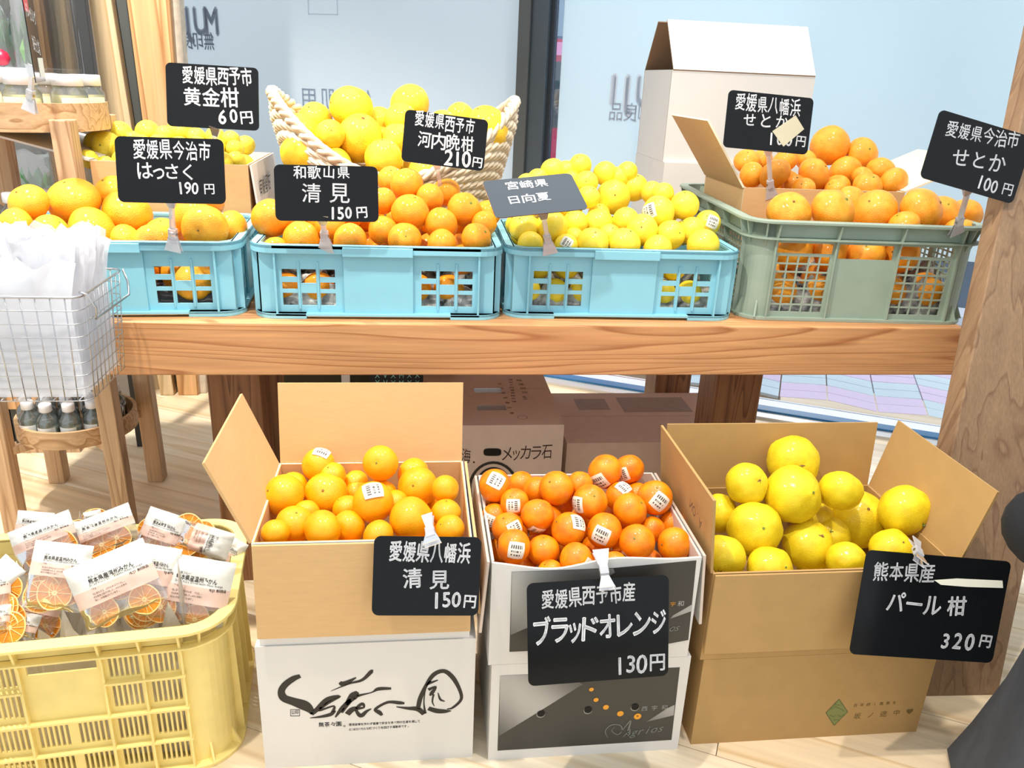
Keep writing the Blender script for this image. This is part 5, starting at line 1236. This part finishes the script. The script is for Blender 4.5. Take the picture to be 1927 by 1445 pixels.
def pouch(label, corners, Y, tilt, yaw=0, body=1.0, seed=0, seeth=True):
    """corners: pixel corners of the printed upper part (TL, TR, BR, BL); a clear lower part with slices goes on below it"""
    n = (Matrix.Rotation(math.radians(yaw), 3, 'Z') @ V(0, -math.cos(math.radians(tilt)), math.sin(math.radians(tilt)))).normalized()
    cx, cy = sum(c[0] for c in corners)/4, sum(c[1] for c in corners)/4; o = ay(cx, cy, Y)
    TL, TR, BR, BL = [apl(x, y, o, n) for x, y in corners]
    u = ((TR - TL) + (BR - BL)).normalized(); v = n.cross(u); v = v if v.dot((TL - BL)) > 0 else -v
    Wd, Hd = ((TR-TL).length + (BR-BL).length)/2, ((TL-BL).length + (TR-BR).length)/2
    Mx = Matrix((u, v, u.cross(v))).transposed().to_4x4(); Mx.translation = o
    root = empty('dried_fruit_pouch', o); root.matrix_world = Mx; tag(root, label, 'pouch', 'dried mandarin pouches in the yellow crate')
    s = 1 if u.cross(v).dot(n) > 0 else -1
    full = Hd*(1 + body); rnd = random.Random(seed)
    def bulge(a, b): # a 0..1 across, b 0 top..1 bottom
        e = max(0, min(a, 1-a, b, 1-b)); return s*(.014*min(1, e*5)**.6 + .0035*noise.noise(V(a*5, b*5, seed)) + .002*noise.noise(V(a*14, b*14, seed)))
    def sheet(b0, b1, nr, side, mi, nm, m, lift=0):
        nc = 16; vs = []
        for j in range(nr+1):
            b = b0 + (b1-b0)*j/nr
            for i in range(nc+1):
                a = i/nc; vs.append(((a-.5)*Wd, Hd/2 - b*full, side*bulge(a, b)*(1 if side > 0 else .5) + s*lift))
        return MB().add(vs, [(j*(nc+1)+i, j*(nc+1)+i+1, (j+1)*(nc+1)+i+1, (j+1)*(nc+1)+i) for j in range(nr) for i in range(nc)]).build(nm, m, root, True)
    f_ = 1/(1+body)
    sheet(0, f_*.62, 8, 1, 0, 'printed_film', POUCHW); sheet(f_*.62, f_, 5, 1, 0, 'printed_film', PINK)
    if body > 0: sheet(f_, 1, 9, 1, 0, 'clear_film', FILMC)
    sheet(0, 1, 14, -1, 0, 'back_film', FILMC)
    mb = MB()
    def ln(t, a0, a1, b, h, off=.0):
        text(mb, t, ((a0-.5)*Wd, Hd/2 - b*Hd, 0), ((a1-.5)*Wd, Hd/2 - b*Hd, 0), h*Hd, V(0, 1, 0), 0, off)
    ln('乾燥フルーツ', .27, .48, .36, .055); ln('熊本県産温州みかん', .26, .82, .46, .115, .02); ln('Dried Fruit Sliced Unshu Mikan Orange', .26, .9, .545, .05)
    ln('15g', .26, .32, .63, .05); ln('MUJI 無印良品', .74, .95, .64, .065, .02)
    for q, t in enumerate(('旬に採れた温州みかんをスライスし、', 'そのまま乾燥させました。みかん本来の', '味わいが凝縮されています。')): ln(t, .25, .66 - .1*(q == 2), .75 + q*.075, .05)
    out = []
    for x, y, z in mb.v:
        a, b = x/Wd + .5, (Hd/2 - y)/full; out.append((x, y, bulge(min(max(a, 0), 1), min(max(b, 0), 1)) + s*.0006))
    mb.v = out; mb.build('lettering', INK, root)
    if body > .3:
        k_ = max(2, int(3*body) + 1)
        for q in range(k_):
            r = .026 + .004*rnd.random(); x = (-.5 + (q+.5)/k_)*Wd*.75 + rnd.uniform(-.01, .01); y = Hd/2 - full*(f_ + (1-f_)*rnd.uniform(.25, .75))
            slice_obj(r, root, (x, y, s*(-.001 + .0028*(q % 3))), Matrix.Rotation(rnd.uniform(-.18, .18), 4, 'X') @ Matrix.Rotation(rnd.uniform(-.18, .18), 4, 'Y'), False, seed*7 + q)
        for q in range(2):
            slice_obj(.026, root, (rnd.uniform(-.3, .3)*Wd, Hd*.5 - full*f_*.8, s*(-.004 - .003*q)), Matrix.Rotation(.1, 4, 'X'), False, seed*9+q)
    return root
def q8(*a): return [(200 + x/5.1607, 940 + y/5.1607) for x, y in a]
def q7(*a): return [(x/5.5577, 930 + y/5.5577) for x, y in a]
pouch('front right pouch facing the viewer, at the crate corner', q8((545,480),(1260,640),(1180,1035),(480,960)), 1.30, 28, 0, .52, 3)
pouch('front middle pouch turned counterclockwise, slices against the rim', q7((640,770),(1500,490),(1660,830),(860,1260)), 1.27, 24, 0, .5, 4)
pouch('front left pouch turned slightly clockwise with slices at its lower left', q7((390,450),(1000,570),(900,860),(290,850)), 1.30, 30, 0, 1.0, 5)
pouch('pouch behind the front right one, its text cut by its neighbour', q8((270,405),(760,500),(640,830),(330,790)), 1.31, 30, 0, .9, 6)
pouch('pouch at the back centre turned counterclockwise, crossing the stand leg', q7((640,380),(1320,80),(1440,300),(800,520)), 1.40, 32, 0, .7, 7)
pouch('pouch at the back left turned counterclockwise with its title half lit', q7((40,425),(730,150),(790,400),(200,620)), 1.38, 30, 0, .9, 8)
pouch('pouch at the back right of the crate turned clockwise', q8((420,60),(760,180),(760,460),(330,330)), 1.42, 32, 0, .5, 9)
pouch('pouch turned a quarter turn near the right crate wall', q8((1250,300),(1190,560),(760,520),(900,260)), 1.40, 34, 0, .35, 10)
pouch('pale pouch tip at the far right against the brown lined carton', q8((1100,290),(1350,450),(1290,640),(1120,560)), 1.46, 34, 0, .2, 11)
pouch('pouch at the far left edge seen from its side', q7((-60,560),(150,780),(100,1150),(-120,1000)), 1.30, 30, 0, .4, 12)
pouch('clear topped pouch at the far back left beside the stand leg', q7((200,160),(570,200),(540,420),(140,400)), 1.48, 30, 0, .4, 13)
pouch('lower left pouch with glare lying against the front rim', q7((90,1180),(420,1280),(400,1440),(20,1400)), 1.27, 40, 0, .3, 14)
pouch('pouch lying at the bottom behind the front left pouch', q7((250,900),(700,1000),(640,1290),(230,1200)), 1.33, 40, 0, .6, 15)
pouch('pouch lying across the front left corner of the heap, slices to the right', q7((-150,800),(90,770),(130,1020),(-120,1080)), 1.29, 32, 0, .8, 16)
pouch('pouch behind the middle, only its blank top band showing', q7((560,300),(860,280),(900,430),(600,450)), 1.45, 30, 0, .8, 17)
pouch('pouch at the rear of the heap with only a plain corner showing', q7((860,200),(1040,150),(1090,300),(900,330)), 1.50, 30, 0, .6, 18)
pouch('low pouch between the two front ones against the rim', q8((330,800),(560,860),(520,1060),(290,1000)), 1.30, 34, 0, .8, 19)
pouch('pouch at the left edge below the others, glossy', q7((-40,1150),(120,1140),(140,1330),(-60,1340)), 1.26, 40, 0, .5, 20)
o = crumple('film_pile', -.93, -.41, 1.235, 1.50, .02, .28, 'heap of more clear pouches lying under the top ones in the yellow crate', 21, thin('pouch_heap_film', (240, 230, 214), .6, .12, .15))
o['category'] = 'pouches'; o['kind'] = 'stuff'

# ================================================================== PERSON AT THE RIGHT EDGE
def skin_body(name, verts, edges, radii, m, parent=None, sub=2, root_i=0):
    me = bpy.data.meshes.new(name); me.from_pydata(verts, edges, []); me.materials.append(m)
    o = bpy.data.objects.new(name, me); COL.objects.link(o)
    if parent: o.parent = parent
    sk = o.modifiers.new('skin', 'SKIN'); sk.use_smooth_shade = True
    for i, r in enumerate(radii):
        d = me.skin_vertices[0].data[i]; d.radius = (r, r) if not isinstance(r, tuple) else r; d.use_root = (i == root_i)
    s = o.modifiers.new('sub', 'SUBSURF'); s.levels = s.render_levels = sub
    dg = bpy.context.evaluated_depsgraph_get(); m2 = bpy.data.meshes.new_from_object(o.evaluated_get(dg)); o.modifiers.clear(); o.data = m2
    return o
PX, PY_ = 1.335, .88
pr = tag(empty('person', (PX, PY_, 0), math.radians(8)), 'person in a dark grey coat and black sleeves crouching at the right edge', 'person')
SKIN = mat('skin', (226, 178, 148), .5); COAT = mat('dark_grey_coat', (70, 74, 80), .85, .15, 30, .25, 180); BLK = mat('black_sleeve', (26, 28, 32), .85, .1, 30, .3, 160); HAIR = mat('black_hair', (24, 20, 18), .5)
vs = [(0,0,.30), (0,-.02,.50), (0,.0,.70), (0,.02,.80), (0,.03,.88), (0,.05,.98),
      (.10,0,.29), (.13,.22,.46), (.13,.06,.12), (.13,.16,.03), (-.10,0,.29), (-.13,.22,.46), (-.13,.06,.12), (-.13,.16,.03),
      (.17,.0,.77), (.27,.06,.62), (.12,.24,.60), (-.17,.0,.77), (-.27,.06,.62), (-.12,.24,.60)]
es = [(0,1),(1,2),(2,3),(3,4),(4,5),(0,6),(6,7),(7,8),(8,9),(0,10),(10,11),(11,12),(12,13),(3,14),(14,15),(15,16),(3,17),(17,18),(18,19)]
rd = [.12, .11, .12, .08, .05, .085, .08, .055, .04, .035, .08, .055, .04, .035, .05, .038, .026, .05, .038, .026]
skin_body('body', vs, es, rd, SKIN, pr)
skin_body('trousers', [(0,0,.30), (.10,0,.29), (.13,.22,.46), (.13,.06,.12), (-.10,0,.29), (-.13,.22,.46), (-.13,.06,.12)], [(0,1),(1,2),(2,3),(0,4),(4,5),(5,6)], [.15, .12, .095, .07, .12, .095, .07], COAT, pr)
# coat: one closed garment over trunk and thighs, spreading on the floor
prof = [(.37, .32, .015), (.34, .30, .10), (.30, .28, .22), (.27, .27, .34), (.255, .25, .46), (.22, .20, .58), (.20, .15, .70), (.17, .12, .78), (.07, .07, .84)]
n = 40; vs = []
for a_, b_, z in prof:
    for i in range(n):
        t = 2*PI*i/n; k_ = 1 + (.05*math.sin(9*t + 1)*(1 - z/.8)); vs.append((a_*k_*math.cos(t), b_*k_*math.sin(t) + .02, z))
MB().add(vs, [(j*n+i, j*n+(i+1) % n, (j+1)*n+(i+1) % n, (j+1)*n+i) for j in range(len(prof)-1) for i in range(n)]).build('coat', COAT, pr, True)
for s in (-1, 1):
    skin_body('sleeve', [(s*.15,.0,.775), (s*.40,.14,.63), (s*.12,.22,.56)], [(0,1),(1,2)], [.075, .068, .045], BLK, pr)
for s in (-1, 1):
    hx, hy, hz = s*.065, .235, .55
    skin_body('hand', [(hx,hy-.03,hz), (hx,hy+.01,hz-.005), (hx,hy+.04,hz-.01)], [(0,1),(1,2)], [(.026,.016), (.034,.014), (.036,.013)], SKIN, pr)
    for q in range(4):
        fx = hx + (q-1.5)*.019; l_ = (.030, .036, .034, .026)[q if s > 0 else 3-q]
        skin_body('finger', [(fx,hy+.035,hz-.01), (fx,hy+.045+l_,hz-.016), (fx,hy+.045+l_*1.6,hz-.032), (fx,hy+.045+l_*1.8,hz-.048)], [(0,1),(1,2),(2,3)], [.009,.0085,.008,.007], SKIN, pr, 1)
    skin_body('thumb', [(hx-s*.03,hy,hz-.005), (hx-s*.048,hy+.03,hz-.014), (hx-s*.05,hy+.055,hz-.03)], [(0,1),(1,2)], [.011,.010,.008], SKIN, pr, 1)
hd = MB(); nn = 20; vs = []
for j in range(15):
    th = PI*j/14
    for i in range(nn):
        ph = 2*PI*i/nn; x, y, z = .075*math.sin(th)*math.cos(ph), .092*math.sin(th)*math.sin(ph), .115*math.cos(th)
        if z < 0: x *= 1 + z*2.2; y *= 1 + z*1.4
        vs.append((x, y + .06, z + 1.0))
hd.add(vs, [(j*nn+i, (j+1)*nn+i, (j+1)*nn+(i+1) % nn, j*nn+(i+1) % nn) for j in range(14) for i in range(nn)])
hd.add([(-.012,.148,.975), (.012,.148,.975), (0,.175,.968), (0,.15,1.01)], [(0,1,2), (0,2,3), (2,1,3)]); hdo = hd.build('head', SKIN, pr, True)
for s in (-1, 1):
    MB().lathe([(.001,.012), (.009,.008), (.012,0), (.009,-.008), (.001,-.012)], 12, (s*.03, .142, 1.0)).build('eye', mat('eye_white', (236, 234, 230), .3), hdo, True)
    MB().lathe([(.001,.005), (.005,0), (.001,-.005)], 10, (s*.03, .1535, 1.0)).build('eye', mat('eye_dark', (30, 20, 16), .3), hdo, True)
    MB().lathe([(.001,.03), (.009,.02), (.012,0), (.008,-.02), (.001,-.03)], 12, (s*.074, .055, .99)).build('ear', SKIN, hdo, True)
MB().box(-.022, .022, .135, .144, .935, .942).build('mouth', mat('lips', (176, 96, 90), .5), hdo, bevel=.003)
vs = []
for j in range(9):
    th = PI*.62*j/8
    for i in range(nn):
        ph = 2*PI*i/nn; k_ = 1.12 + .03*math.sin(ph*7); zz_ = .115*math.cos(th)*1.12
        yy = .092*math.sin(th)*math.sin(ph)*k_
        if yy > .055 and zz_ < .055: yy = .055
        vs.append((.075*math.sin(th)*math.cos(ph)*k_, yy + .055, zz_ + 1.0))
MB().add(vs, [(j*nn+i, (j+1)*nn+i, (j+1)*nn+(i+1) % nn, j*nn+(i+1) % nn) for j in range(8) for i in range(nn)]).build('hair', HAIR, hdo, True)

# ================================================================== OUTSIDE
vn = tag(empty('red_van', (1.05, 6.4, -.05), math.radians(-26)), 'red and pink vehicle seen through the gap beside the window frame', 'vehicle')
prf = [(-1.3,.25), (1.3,.25), (1.35,.7), (1.25,.95), (.95,1.5), (.8,1.56), (-1.2,1.56), (-1.3,1.45)]
MB().add([(x, -.7, z) for x, z in prf] + [(x, .7, z) for x, z in prf], [tuple(range(8)), tuple(range(15, 7, -1))] + [(i, 8+i, 8+(i+1) % 8, (i+1) % 8) for i in range(8)]).build('car_body', mat('van_red', (200, 34, 92), .3), vn)
for x0, x1 in ((-1.1,-.4), (-.3,.3), (.4,.95)): MB().box(x0, x1, -.712, -.702, 1.0, 1.42).build('car_window', mat('van_window', (40, 70, 84), .1), vn)
MB().box(-1.2, .8, -.715, -.70, 1.46, 1.54).build('roof_stripe', mat('van_pink', (244, 160, 210), .4), vn)
for x in (-.8, .85): MB().lathe([(.001,-.1), (.22,-.1), (.27,-.08), (.27,.08), (.22,.1), (.001,.1)], 24, M=Matrix.Translation((x, -.62, .27)) @ Matrix.Rotation(PI/2, 4, 'X')).build('wheel', mat('tyre', (24, 24, 26), .8), vn, True)
mb = MB(); text(mb, 'SMA', (-.3, -.716, .86), (.2, -.716, .86), .1, UP, 0, .02); mb.build('lettering', CHALK, vn)
bd = tag(empty('building', (1.5, 11.5, -.1), math.radians(-26)), 'blue grey building far outside beyond the road', 'building')
MB().box(-6, 8, 0, 3, 0, 6).build('facade', mat('far_facade', (96, 132, 168), .7), bd)
for i in range(10): MB().box(-5.6 + i*1.35, -4.8 + i*1.35, -.02, 0, 1.9, 3.2).build('window', mat('far_window', (150, 184, 208), .2), bd)
